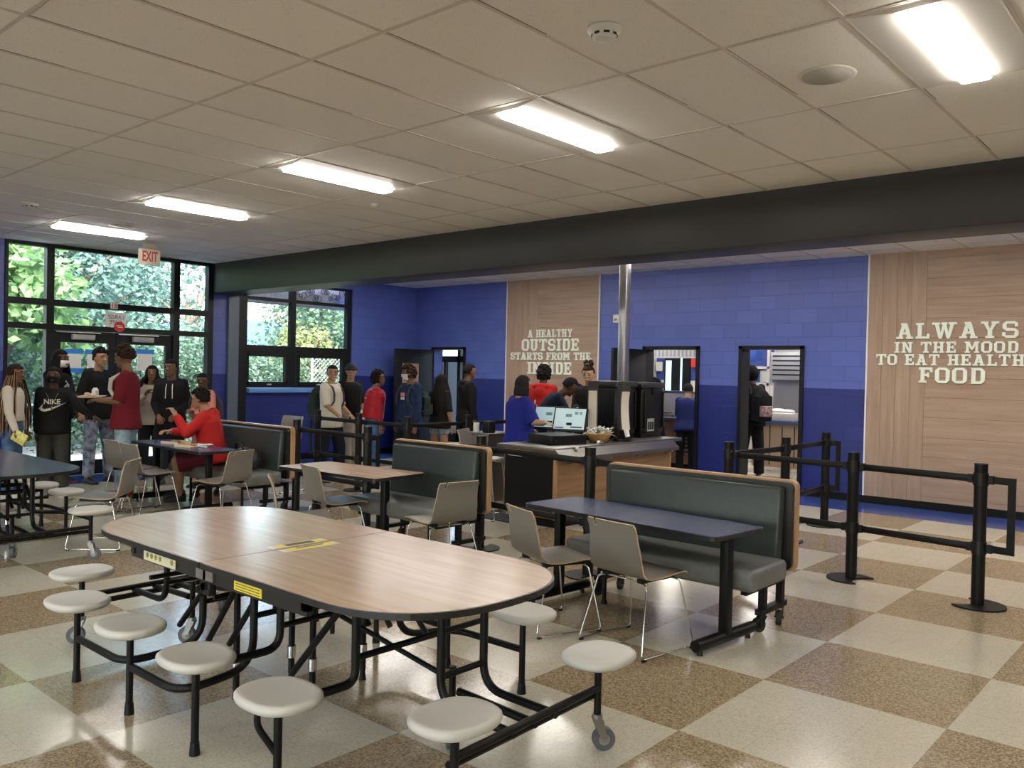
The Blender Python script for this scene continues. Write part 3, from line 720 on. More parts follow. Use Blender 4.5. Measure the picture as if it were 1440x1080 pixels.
    if stickers:
        DK = mat('label_print', (.05, .05, .03), .6)
        for s, x in ((1, .052), (-1, -.052)):
            lb = MB().box(x - .028, x + .028, -.13, .14, H, H + .0012).build('warning_label', YELLOW, t)
            MB().box(x - .022, x - .004 if s > 0 else x + .022, -.075, .09, H + .001, H + .0016).build('label_lines', DK, lb)
            MB().box(x - .034, x + .034, -.17, .17, H - .0004, H + .0006).build('label_film', mat('clear_film', (.62, .55, .42), .3), lb)
        lb = MB().box(-.63, -.30, -.5325, -.530, H - .092, H - .035).build('instruction_label', mat('label_cream', (.62, .60, .42), .5), t)
        m = MB()
        for k in range(4): m.cyl((-.59 + k * .045, -.5335, H - .064), (-.59 + k * .045, -.5325, H - .064), .014, seg=12)
        m.cyl((-.335, -.5335, H - .064), (-.335, -.5325, H - .064), .014, seg=12)
        m.build('label_symbols', mat('label_symbol', (.28, .22, .04), .6), lb)
        lb = MB().box(.235, .455, -.5325, -.530, H - .088, H - .032).build('warning_label', YELLOW, t)
        m = MB()
        for k in range(3): m.box(.25, .44, -.5335, -.5325, H - .082 + k * .012, H - .079 + k * .012)
        m.build('label_lines', DK, lb)
    return t
stool_table('big oval folding table with wood-look top and twelve attached grey stools in the foreground', (-3.625, 2.555, 0), BUTCHER)
stool_table('folding table with blue top and attached grey stools at the left edge', (-8.80, 2.53, 0), BLUELAM, skip=(0,), stickers=False)

# ------------------------------------------------------------------ stacking chairs
def make_chair(label, group, loc, yaw, seat_h=.45, grip_papers=False):
    t = thing('dining_chair', label, 'chair', loc, R(yaw), group)
    prof = [(.235, -.020), (.225, -.003), (.205, .004), (.14, .004), (.06, -.004), (-.03, -.010), (-.10, -.008), (-.15, .004), (-.185, .035), (-.205, .08), (-.215, .13), (-.222, .18), (-.231, .235), (-.243, .285), (-.256, .312), (-.263, .330)]
    xs = [-1, -.94, -.86, -.72, -.62, -.40, -.2, 0, .2, .4, .6, .78, .9, 1]
    def pt(i, j, off):
        y, z = prof[i]; n = len(prof)
        a = prof[max(0, i - 1)]; b = prof[min(n - 1, i + 1)]; tx, tz = b[0] - a[0], b[1] - a[1]; L = math.hypot(tx, tz); nx, nz = tz / L, -tx / L
        u = xs[j]
        w = .205 if i < 6 else (.200 + .012 * math.sin(min(1, (i - 6) / 5) * PI)) if i < 12 else .192
        if i == 0: w = .185
        if i == n - 1: w = .182
        cup = .012 * u * u * (1 if i > 8 else .3)
        return Vector((u * w, y + nx * off + (cup if i > 8 else 0), seat_h + z + nz * off + (cup if i <= 8 else 0)))
    bm = MB(); F = {}; B = {}
    n = len(prof); W = len(xs)
    for i in range(n):
        for j in range(W):
            F[i, j] = bm.bm.verts.new(pt(i, j, .005)); B[i, j] = bm.bm.verts.new(pt(i, j, -.005))
    cell = {(i, j) for i in range(n - 1) for j in range(W - 1) if not (i >= n - 3 and j == 3)}
    for i, j in cell:
        f = bm.bm.faces.new((F[i, j], F[i, j + 1], F[i + 1, j + 1], F[i + 1, j])); f.smooth = True; f.material_index = 0
        f = bm.bm.faces.new((B[i, j], B[i + 1, j], B[i + 1, j + 1], B[i, j + 1])); f.smooth = True; f.material_index = 0
        for (di, dj), (p, q) in {(-1, 0): ((i, j), (i, j + 1)), (1, 0): ((i + 1, j + 1), (i + 1, j)), (0, -1): ((i + 1, j), (i, j)), (0, 1): ((i, j + 1), (i + 1, j + 1))}.items():
            if (i + di, j + dj) not in cell:
                vs = [bm.bm.verts.new(v.co) for v in (F[p], F[q], B[q], B[p])]
                f = bm.bm.faces.new(vs); f.material_index = 1
    bm.build('seat_shell', [LAM, PLY], t)
    zs = seat_h - .03; H = zs
    for s in (-1, 1):
        x1 = s * .255; x0 = s * .13
        m = MB().tube([(x0, -.12, zs), (s * .195, -.135, zs - .01), (x1, -.235, .012), (x1, .235, .012), (s * .195, .165, zs - .01), (x0, .14, zs)], .0058, .03, seg=8)
        m.build('sled_leg', CHROME, t)
        for y in (-.215, .215): MB().box(x1 - .009, x1 + .009, y - .014, y + .014, 0, .011).build('glide', BLACKP, t)
    for y in (-.12, .14): MB().tube([(-.19, y, zs), (.19, y, zs)], .0058, seg=8).build('crossbar', CHROME, t)
    for x in (-.14, .14): MB().box(x - .02, x + .02, -.14, .16, seat_h - .033, seat_h - .006, bev=.004).build('seat_bracket', BLACKP, t)
    return t
G = 'grey bentwood chairs on chrome legs'
c0 = make_chair('grey chair at the right end of the front blue table, nearest the camera', G, (-2.795, 4.40, 0), -9)
for lbl, loc, yaw in [
    ('grey chair at the left end of the front blue table, turned slightly', (-3.42, 4.345, 0), -23),
    ('grey chair seen from behind at the right end of the small wood table', (-4.89, 4.76, 0), 80),
    ('grey chair with a wood-brown back facing the small wood table', (-6.23, 4.71, 0), -12),
    ('grey chair seen edge-on just beyond the big oval table', (-5.76, 4.03, 0), -33),
    ('grey chair with its back to us at the right end of the far blue table', (-8.06, 4.66, 0), 108),
    ('grey chair with its seat over a stool of the blue stool table', (-7.80, 3.34, 0), 136),
    ('nearer of the two side by side grey chairs at the far blue table', (-9.20, 4.42, 0), 2),
    ('farther of the two side by side grey chairs at the far blue table', (-9.75, 4.47, 0), 2)]:
    c = copy_tree(c0); c.location = loc; c.rotation_euler = (0, 0, R(yaw)); c['label'] = lbl
def high_chair(label, loc, yaw):
    c = make_chair(label, 'bar height chairs', loc, yaw, seat_h=.66); c.name = 'bar_chair'
    return c
hc = high_chair('tall chair with papers on its seat behind the cashier', (-6.53, 7.00, 0), -66)
hc2 = copy_tree(hc); hc2.location = (-9.75, 6.45, 0); hc2.rotation_euler = (0, 0, R(190)); hc2['label'] = 'tall chair whose backrest shows over the far left bench'

# ------------------------------------------------------------------ rectangular tables
def rect_table(label, loc, rz, W, D, top_mat, H=.715, feet=(-.70, .70), grp='rectangular dining tables'):
    t = thing('dining_table', label, 'table', loc, R(rz), grp)
    MB().box(-W / 2, W / 2, -D / 2, D / 2, H - .030, H - .002, bev=0).build('edge_band', EDGE, t)
    def rr(w, d, r):
        pts = []
        for cx, cy, a0 in ((w - r, d - r, 0), (-w + r, d - r, 90), (-w + r, -d + r, 180), (w - r, -d + r, 270)):
            pts += [(cx + r * math.cos(R(a0 + a)), cy + r * math.sin(R(a0 + a))) for a in range(0, 91, 15)]
        return pts
    bpy.data.objects.remove([o for o in bpy.data.objects if o.parent == t and o.name.startswith('edge_band')][0])
    MB().prism(rr(W / 2, D / 2, .05), H - .030, H - .002).build('edge_band', EDGE, t)
    MB().prism(rr(W / 2 - .006, D / 2 - .006, .046), H - .004, H).build('tabletop', top_mat, t)
    for x in feet:
        MB().box(x - .03, x + .03, -.032, .032, .05, H - .03, bev=.006).build('leg', BLACK, t)
        f = MB().cyl((x, -D / 2 - .03, .062), (x, D / 2 + .03, .062), .036, seg=18).build('foot', BLACK, t)
        for y in (-D / 2 + .02, D / 2 - .02): MB().cyl((x, y, 0), (x, y, .035), .018, .014, seg=12).build('glide', BLACKP, t)
        MB().box(x - .035, x + .035, -D / 2 + .08, D / 2 - .08, H - .05, H - .03).build('top_plate', BLACK, t)
    return t
rect_table('front blue rectangular table before the nearest bench', (-3.075, 4.815, 0), -5.5, 1.60, .565, BLUELAM)
rect_table('small table with wood-look top in the middle of the room', (-6.27, 4.915, 0), 4.5, 1.33, .64, BUTCHER, feet=(-.46, .46))
rect_table('far blue table with food where the boy in red sits', (-9.36, 4.90, 0), -2, 1.78, .50, BLUELAM, feet=(-.70, .62))

# ------------------------------------------------------------------ upholstered benches
def bench(label, loc, L, grp='upholstered benches with wood-trimmed backs'):
    """seat faces -Y; origin at the floor under the middle of the back"""
    t = thing('booth_bench', label, 'bench', loc, 0, grp)
    h = L / 2
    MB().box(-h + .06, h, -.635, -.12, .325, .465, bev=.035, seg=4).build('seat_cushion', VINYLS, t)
    # back cushion leans back a little
    M = Matrix.Translation((0, -.10, .40)) @ Matrix.Rotation(R(-5), 4, 'X')
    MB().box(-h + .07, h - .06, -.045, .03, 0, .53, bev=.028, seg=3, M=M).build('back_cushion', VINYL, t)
    def rr(w, z0, z1, r):
        pts = []
        for cx, cz, a0 in ((w - r, z1 - r, 0), (-w + r, z1 - r, 90), (-w + r, z0 + r, 180), (w - r, z0 + r, 270)):
            pts += [(cx + r * math.cos(R(a0 + a)), cz + r * math.sin(R(a0 + a))) for a in range(0, 91, 15)]
        return pts
    Mx = basis((0, 0, 0), (1, 0, 0), (0, 0, 1), (0, -1, 0))
    MB().prism(rr(h, .36, .965, .045), -.045, .012, Mx).build('back_trim', TAN, t)
    MB().prism(rr(h - .012, .372, .953, .04), .012, .045, Mx).build('back_panel', mat('black_laminate', (.016, .015, .014), .35), t)
    fr = MB()
    for x in (-h + .14, h - .10):
        fr.box(x - .02, x + .02, -.55, .02, .285, .325)
        for y in (-.27, .0): fr.box(x - .022, x + .022, y - .022, y + .022, .14, .30)
        fr.box(x - .025, x + .025, -.33, .06, .115, .15)
    fr.box(-h + .12, h - .08, -.04, .0, .285, .325)
    fr.build('frame', BLACK, t)
    for x in (-h + .14, h - .10):
        for y, a in ((-.27, -.4), (.0, .3)): caster(t, x, y, a - PI / 2, rad=.047, top=.125, fork=BLACKP, wm=RUBBER, hm=BLACKP)
    for x in (-h + .30, h - .27):
        MB().cyl((x, -.46, .03), (x, -.46, .33), .016).cyl((x, -.46, 0), (x, -.46, .03), .025, .018).build('leg', BLACK, t)
    return t
bench('nearest grey-green bench, behind the front blue table', (-3.0, 5.47, 0), 1.51)
bench('grey-green bench behind the small wood table', (-5.77, 5.58, 0), 1.27)
bench('dark bench at the far left where the boy in red sits', (-9.10, 5.62, 0), 1.72)

# ------------------------------------------------------------------ queue barriers: posts and flat rails
def post(label, x, y, rz=0., base=True):
    t = thing('barrier_post', label, 'barrier post', (x, y, 0), R(rz), 'black queue barrier posts')
    MB().cyl((0, 0, .01), (0, 0, 1.04), .045, seg=24).build('pole', BLACK, t)
    MB().cyl((0, 0, 1.04), (0, 0, 1.05), .047, seg=24).build('cap', BLACKP, t)
    pts = []
    for k in range(49):
        a = R(50 + k * (310 - 50) / 48 * 1.0 + 0) ; pts.append((.19 * math.cos(a), .19 * math.sin(a)))
    for k in range(1, 16):
        a = R(245 - k * 130 / 16); pts.append((.19 + .16 * math.cos(a) * 1.0, .155 * math.sin(a)))
    MB().prism(pts, 0, .012).build('base_plate', BLACK, t)
    for z in (.43, .935): MB().cyl((0, 0, z - .045), (0, 0, z + .045), .052, seg=24).build('clamp', BLACKP, t)
    for z in (.43, .935):
        for a in (0, 180):
            c, s_ = math.cos(R(a)), math.sin(R(a)); MB().cyl((c * .05, s_ * .05, z + .028), (c * .058, s_ * .058, z + .028), .006, seg=8).build('bolt', CHROME, t)
    return t
PST = {}
for key, x, y, lbl in [
    ('A', -8.29, 5.72, 'barrier post at the right end of the far left bench'), ('B', -6.96, 5.68, 'barrier post just left of the middle bench'),
    ('C', -5.37, 5.73, 'barrier post right of the middle bench, before the tall chair'), ('D', -4.03, 5.60, 'barrier post at the left end of the nearest bench, before the counter'),
    ('E', -10.03, 7.27, 'barrier post farthest left of the back queue line'), ('F', -9.08, 7.25, 'barrier post in front of the girl in the red jacket'),
    ('G', -8.13, 7.28, 'barrier post in front of the open far door'), ('H', -8.09, 8.33, 'barrier post left of the cashier'), ('I', -8.07, 10.02, 'barrier post hidden behind the cashier'),
    ('P', -3.61, 7.20, 'barrier post above the nearest bench, where two rail lines meet'), ('Q', -3.52, 8.26, 'barrier post before the kitchen doorway'), ('S', -3.57, 9.47, 'barrier post nearest the blue wall'),
    ('T', -2.44, 7.09, 'barrier post on the open floor before the right wood mural'), ('U', -1.475, 6.96, 'barrier post at the far right with the closed rail end')]:
    PST[key] = post(lbl, x, y, {'T': -10, 'U': 170, 'C': 150, 'B': 200}.get(key, rnd.uniform(0, 360)))
def rail(a, b, label, zs=(.43, .935)):
    A, B = PST[a].location, PST[b].location; d = (B - A); L = d.length; ang = math.atan2(d.y, d.x)
    t = thing('barrier_rail', label, 'barrier rail', (A.x, A.y, 0), ang, 'black flat barrier rails')
    for z in zs:
        MB().box(.0535, L - .0535, -.008, .008, z - .026, z + .026, bev=.002, seg=1).build('bar', BLACK, t)
        for x_ in (.0535, L - .0885): MB().box(x_, x_ + .035, -.014, .014, z - .032, z + .032).build('bracket', BLACKP, t)
    return t
def loop(a, ang, L, label):
    A = PST[a].location
    t = thing('barrier_end_loop', label, 'barrier rail', (A.x, A.y, 0), R(ang), 'black barrier end loops')
    MB().box(.0535, L, -.008, .008, .405, .457).box(.0535, L, -.008, .008, .909, .961).box(L - .05, L, -.0085, .0085, .405, .961).build('loop', BLACK, t)
    for z_ in (.398, .903): MB().box(.0535, .0885, -.014, .014, z_, z_ + .064).build('bracket', BLACKP, t)
    return t
rail('A', 'B', 'pair of black rails between the far left bench and the middle bench')
rail('C', 'D', 'pair of black rails before the till, behind the middle tables')
rail('E', 'F', 'pair of black rails in front of the boy with the backpack')
rail('F', 'G', 'pair of black rails in front of the girl in the red jacket')
rail('G', 'H', 'pair of black rails in front of the open far door')
rail('H', 'I', 'pair of black rails running behind the cashier')
rail('P', 'T', 'pair of black rails behind the nearest bench')
rail('P', 'Q', 'pair of black rails running towards the kitchen doorway')
rail('Q', 'S', 'pair of black rails beside the blue wall')
rail('T', 'U', 'pair of black rails on the open floor at the right')
loop('U', -8, .235, 'closed rail end at the far right of the barriers')
loop('D', -8, .24, 'closed rail end at the left end of the nearest bench')
loop('B', -2, .20, 'closed rail end just left of the middle bench')
loop('C', 178, .17, 'closed rail end touching the right of the middle bench')
loop('A', 182, .17, 'closed rail end at the far left bench')
loop('E', 180, .20, 'closed rail end farthest left of the back queue line')
loop('S', 5, .16, 'closed rail end nearest the blue wall')

# ------------------------------------------------------------------ checkout counter and what stands on it
CT = .86
t = thing('checkout_counter', 'wood-fronted checkout counter with a stainless steel top', 'counter', (-5.85, 8.2, 0))
MB().box(-.36, .38, -1.20, 1.10, .10, CT - .04).build('cabinet', COUNTERW, t)
MB().box(-.34, .34, -1.14, 1.16, 0, .10).build('plinth', BLACK, t)
MB().box(.36, .385, -1.225, -1.19, .1, CT - .04).box(.36, .385, 1.09, 1.125, .1, CT - .04).build('corner_trim', TAN, t)
m = MB().box(-.42, .40, -1.26, 1.36, CT - .04, CT, bev=.004)
m.build('countertop', STEELH, t)
MB().loft([[Vector((.385, y, CT - .005)), Vector((.395, y, CT - .025)), Vector((.50, y, CT - .135)), Vector((.50, y, CT - .095))] for y in (-1.26, 1.12)], smooth=False).build('tray_slide', STEELH, t)
m = MB()
for y in (-1.0, -.33, .33, 1.0): m.loft([[Vector((.385, y + d, CT - .04)) for d in (-.015, .015)] + [Vector((.385, y + d, CT - .19)) for d in (.015, -.015)],
                                       [Vector((.48, y + d, CT - .135)) for d in (-.015, .015)] + [Vector((.48, y + d, CT - .15)) for d in (.015, -.015)]], smooth=False)
m.build('slide_bracket', STEEL, t)
MB().box(-.34, .33, -1.206, -1.20, .12, .80).build('end_black_sheet', BLACKP, t)  # thin black sheet over the near end of the cabinet
MB().box(-.30, -.10, -1.208, -1.20, .735, .80).build('paper_label', PAPER, t)
t = thing('cash_drawer', 'black cash drawer on the counter under the cashier\'s hand', 'cash drawer', (-5.86, 7.50, CT), -.25)
MB().box(-.24, .20, -.24, .26, .0, .105, bev=.006).build('body', BLACKP, t)
MB().box(.198, .204, -.22, .24, .012, .09).build('drawer_front', BLACK, t)
MB().cyl((.203, -.18, .05), (.21, -.18, .05), .012).build('lock', CHROME, t)
SCR = emit('screen_glow', (.42, .56, .60), .42)
def monitor(label, loc, rz, tilt=-12):
    t = thing('till_monitor', label, 'monitor', loc, R(rz), 'touch screens at the till'); t.scale = (1.1, 1.1, 1.1)
    M = Matrix.Translation((0, 0, .07)) @ Matrix.Rotation(R(tilt), 4, 'X')
    MB().box(-.19, .19, -.0, .035, .03, .30, bev=.008, M=M).build('housing', BLACKP, t)
    s = MB().box(-.172, .172, -.003, .001, .055, .285, M=M).build('screen', SCR, t)
    MB().box(-.16, -.06, -.0045, -.0025, .062, .075, M=M).box(.02, .15, -.0045, -.0025, .07, .085, M=M).build('screen_band', mat('screen_dark', (.03, .08, .2), .4), s)
    MB().box(-.05, .02, -.0045, -.0025, .19, .225, M=M).box(.05, .09, -.0045, -.0025, .22, .25, M=M).box(.105, .135, -.0045, -.0025, .22, .25, M=M).build('screen_tile', mat('screen_tile', (.18, .42, .42), .4), s)
    MB().box(-.12, .12, -.06, .12, 0, .02, bev=.005).box(-.03, .03, .03, .06, .0, .19).build('stand', BLACKP, t)
    return t
monitor('lit till screen facing the cashier, the nearer and larger showing', (-6.02, 7.90, CT), 18, -20)
monitor('lit till screen half hidden behind the cashier\'s arm', (-6.38, 7.99, CT), 24, -20)
t = thing('water_bottle', 'small clear bottle between the two till screens', 'bottle', (-6.21, 7.94, CT))
MB().lathe([(.001, 0), (.028, 0), (.03, .01), (.03, .10), (.026, .115), (.03, .125), (.012, .165), (.012, .175)], seg=16).build('bottle_body', mat('clear_plastic', (.55, .60, .64), .12), t)
MB().cyl((0, 0, .175), (0, 0, .193), .014).build('cap', WHITE, t)
t = thing('wicker_basket', 'tan woven basket heaped with wrapped cutlery on the counter', 'basket', (-5.68, 8.05, CT))
prof = [(.001, 0), (.10, 0), (.145, .09), (.150, .10), (.142, .10), (.098, .012), (.001, .012)]
WICK = mat('wicker', (.55, .33, .12), .6, bump=.7, bscale=160, var=.3, vscale=80)
MB().lathe(prof, seg=28).build('basket_body', WICK, t)
MB().tube([(.148 * math.cos(a * PI / 12), .148 * math.sin(a * PI / 12), .10) for a in range(24)], .008, closed=True, seg=8).build('rim', WICK, t)
rr = random.Random(5); WRAP = mat('clear_wrapper', (.62, .62, .60), .2)
k0 = None
for k in range(34):
    a = rr.uniform(0, 2 * PI); r = .12 * rr.random() ** .5; z = CT + .10 + .045 * rr.random() + .03 * (1 - r / .12)
    if k0 is None:
        k0 = MB().box(-.075, .075, -.014, .014, -.004, .004, bev=.003, seg=1).prism([(.07, -.02), (.095, -.012), (.088, 0), (.097, .014), (.07, .02)], -.002, .002).prism([(-.07, -.02), (-.095, -.012), (-.088, 0), (-.097, .014), (-.07, .02)][::-1], -.002, .002).build('cutlery_pack', WRAP)
        tag(k0, 'wrapped cutlery pack heaped in the tan basket', 'cutlery pack', 'wrapped cutlery in the basket'); o = k0
    else: o = k0.copy(); COL.objects.link(o)
    o.location = (-5.68 + r * math.cos(a), 8.05 + r * math.sin(a), z); o.rotation_euler = (rr.uniform(-.5, .5), rr.uniform(-.5, .5), rr.uniform(0, 6.28))
def dispenser(label, loc, W, D, H, feats=False):
    t = thing('drink_dispenser', label, 'dispenser', loc, 0, 'black insulated dispensers')
    MB().box(-D / 2, D / 2, -W / 2, W / 2, .05, H - .07, bev=.035, seg=4).build('body', BLACKP, t)
    MB().box(-D / 2 - .012, D / 2 + .012, -W / 2 - .012, W / 2 + .012, H - .08, H, bev=.025, seg=3).build('lid', mat('dark_lid', (.03, .032, .036), .35), t)
    MB().box(-D / 2 + .02, D / 2 - .02, -W / 2 + .02, W / 2 - .02, 0, .06, bev=.008).build('base', BLACKP, t)
    MB().box(D / 2 - .005, D / 2 + .02, -.05, .05, H - .16, H - .06, bev=.006).build('latch', BLACK, t)
    for y_ in (-W / 2 + .03, W / 2 - .055): MB().box(D / 2 - .003, D / 2 + .02, y_, y_ + .025, .12, H - .12, bev=.005).build('rib', BLACKP, t)
    if feats:
        MB().box(D / 2 + .002, D / 2 + .006, -.14, .02, .08, .24).build('printed_label', mat('silver_label', (.36, .38, .36), .4), t)
        m = MB()
        for q in range(3): m.box(D / 2 + .006, D / 2 + .008, -.125 + q * .048, -.09 + q * .048, .10, .20)
        m.build('label_print', BLACKP, t)
    return t
dispenser('tall black dispenser on the counter just left of the steel column', (-5.94, 8.74, CT), .44, .36, .71)
dispenser('tall black dispenser with a silver label at the far end of the counter', (-5.90, 9.29, CT), .52, .36, .70, True)
def napkin(label, loc, rz, tissue):
    t = thing('napkin_dispenser', label, 'napkin dispenser', loc, R(rz), 'upright napkin dispensers'); t.scale = (1.12, 1.12, 1.1)
    MB().cyl((0, .02, 0), (0, .02, .03), .10, seg=24).box(-.03, .03, 0, .06, .03, .16, bev=.01).build('stand', BLACKP, t)
    n = 10; rings = []; M0 = Matrix.Translation((0, 0, .12))
    def pth(u): return Vector((0, -.05 + .05 * math.sin(u * PI * .9) - .02 * u, .0 + .52 * u))
    for k in range(n + 1):
        p = M0 @ pth(k / n); w = .055; d = .075
        rings.append([p + Vector((-w, -.01, 0)), p + Vector((w, -.01, 0)), p + Vector((w, d, 0)), p + Vector((-w, d, 0))])
    MB().loft(rings, smooth=False).build('housing', mat('dark_grey_plastic', (.045, .047, .052), .35), t)
    rings = []
    for k in range(n + 1):
        u = .02 + .78 * k / n; p = M0 @ pth(u); w = .044
        rings.append([p + Vector((-w, -.022, 0)), p + Vector((w, -.022, 0)), p + Vector((w, 0, 0)), p + Vector((-w, 0, 0))])
    MB().loft(rings, smooth=False).build('napkin_stack', mat('napkin_paper', (.66, .64, .56), .8, bump=.3, bscale=300), t)
    if tissue: MB().loft([[Vector((-.03, -.07, .13)), Vector((.03, -.07, .13)), Vector((.03, -.065, .13)), Vector((-.03, -.065, .13))], [Vector((-.02, -.10, .05)), Vector((.035, -.09, .06)), Vector((.035, -.085, .06)), Vector((-.02, -.095, .05))]]).build('loose_napkin', PAPER, t)
    return t
napkin('upright napkin dispenser behind the basket of cutlery', (-5.90, 8.22, CT), 35, False)
napkin('upright napkin dispenser with a loose napkin, right of the first', (-5.58, 8.40, CT), 62, True)
t = thing('paper_cup', 'tiny white paper cup on the sloping steel tray slide', 'cup', (-5.42, 7.28, .835))
MB().lathe([(.001, 0), (.017, 0), (.022, .035), (.02, .035), (.015, .003), (.001, .003)], seg=14).build('cup_body', PAPER, t)
t = thing('coffee_lid_stack', 'crumpled white wrapper by the basket on the counter', 'wrapper', (-5.52, 7.86, CT)); t.name = 'crumpled_wrapper'
m = MB(); rr = random.Random(9)
for k in range(14): m.quad(*[(rr.uniform(-.05, .05), rr.uniform(-.05, .05), rr.uniform(0, .035)) for q in range(3)])
m.build('wrapper_sheet', PAPER, t)
t = thing('floor_mat', 'dark ribbed mat on the floor behind the cashier and tall chair', 'mat', (-6.32, 7.55, 0))
MB().box(-.40, .46, -.62, .95, 0, .012, bev=.004, seg=1).build('mat_body', RUBBER, t)
m = MB()
for k in range(28): m.box(-.38, .44, -.60 + k * .055, -.58 + k * .055, .012, .016)
m.build('rib', mat('mat_rib', (.05, .055, .06), .7), t)
for k, (dx, dy, rz, z) in enumerate([(0.02, 0, 10, .668), (-.03, .05, -25, .672), (.06, -.04, 50, .676)]):
    t = tag(MB().box(-.105, .105, -.14, .14, 0, .003).build('paper_sheet', PAPER), 'loose white papers lying on the tall chair seat', 'paper', 'papers on the tall chair')
    t.location = (-6.48 + dx, 7.02 + dy, z); t.rotation_euler = (0, 0, R(rz))
t = thing('napkin_box', 'small white cup-like box on the counter left of the cashier', 'box', (-7.62, 7.95, 0)); bpy.data.objects.remove(t)
t = thing('side_counter', 'short steel-fronted service cabinet left of the cashier', 'cabinet', (-7.40, 8.05, 0))
MB().box(-.2, .2, -.25, .25, 0, .84).build('cabinet_body', STEEL, t)
MB().box(-.21, .21, -.26, .26, .84, .87, bev=.004).build('cabinet_top', STEELH, t)
t = thing('black_bin', 'small black caddy on the service cabinet left of the cashier', 'caddy', (-7.30, 7.92, .87)); t.name = 'counter_caddy'
MB().box(-.06, .06, -.06, .06, 0, .15, bev=.008).build('caddy_body', BLACKP, t)
t = thing('white_canister', 'small white canister on the service cabinet', 'canister', (-7.48, 7.88, .87))
MB().cyl((0, 0, 0), (0, 0, .12), .04).build('canister_body', WHITE, t)
t = thing('trash_can', 'black bin under the counter beside the cashier', 'bin', (-6.42, 8.75, 0))
MB().box(-.13, .13, -.2, .2, 0, .62, bev=.02).build('bin_body', BLACKP, t)
MB().box(-.14, .14, -.21, .21, .62, .65, bev=.008).build('rim', BLACK, t)

# food on the far blue table, coat on the bench
def plate(label, loc, r=.13):
    t = thing('food_tray', label, 'food tray', loc, .3, 'paper food trays on the far table')
    MB().box(-r, r, -r * .75, r * .75, 0, .012, bev=.006).box(-r, r, -r * .75, -r * .7, .0, .03).box(-r, r, r * .7, r * .75, 0, .03).build('tray_body', mat('paper_tray', (.66, .55, .38), .7), t)
    m = MB(); rr = random.Random(int(r * 1000))
    for k in range(7): m.sph((rr.uniform(-r * .7, r * .7), rr.uniform(-r * .45, r * .45), .02), (.03, .022, .016), u=10, v=6)
    m.build('food', mat('food_brown', (.34, .18, .07), .6, var=.4, vscale=60), t)
plate('paper tray of food on the far blue table, nearer the standing students', (-9.60, 4.93, .7155), .135)
plate('paper tray of food on the far blue table, before the boy in red', (-9.14, 4.84, .7155), .12)
m = MB(); rr = random.Random(31)
for k in range(16): m.quad(*[(rr.uniform(-.09, .09), rr.uniform(-.06, .06), rr.uniform(0.001, .05)) for q in range(3)])
t = tag(m.build('crumpled_napkin', PAPER), 'crumpled white napkin on the far blue table', 'napkin'); t.location = (-8.93, 4.93, .7155)
# ------------------------------------------------------------------ people
SKINS = {'dark': (.085, .042, .024), 'brown': (.17, .085, .048), 'tan': (.33, .185, .11), 'light': (.48, .30, .20)}
def skin(k): return mat('skin_' + k, SKINS[k], .48, spec=.4)
def cloth(name, col, **kw): return mat(name, col, kw.pop('rough', .85), spec=.2, bump=.25, bscale=35, **kw)
def rem(o, vox, sm=3):
    r = o.modifiers.new('Remesh', 'REMESH'); r.mode = 'VOXEL'; r.voxel_size = vox; r.use_smooth_shade = True
    s_ = o.modifiers.new('Smooth', 'SMOOTH'); s_.iterations = sm; s_.factor = .5
    return o
def limb(mb, p0, p1, r0, r1):
    mb.cyl(p0, p1, r0, r1, seg=14).sph(p0, r0, u=14, v=8).sph(p1, r1, u=14, v=8)
def oval(c, rx, ry, n=20, M=None, pw=2.3):
    out = []
    for k in range(n):
        a = 2 * PI * k / n; x, y = math.cos(a), math.sin(a); q = (abs(x) ** pw + abs(y) ** pw) ** (1 / pw)
        v = Vector((c[0] + rx * x / q, c[1] + ry * y / q, c[2])); out.append(M @ v if M else v)
    return out
def V3(v): return Vector(v).normalized()
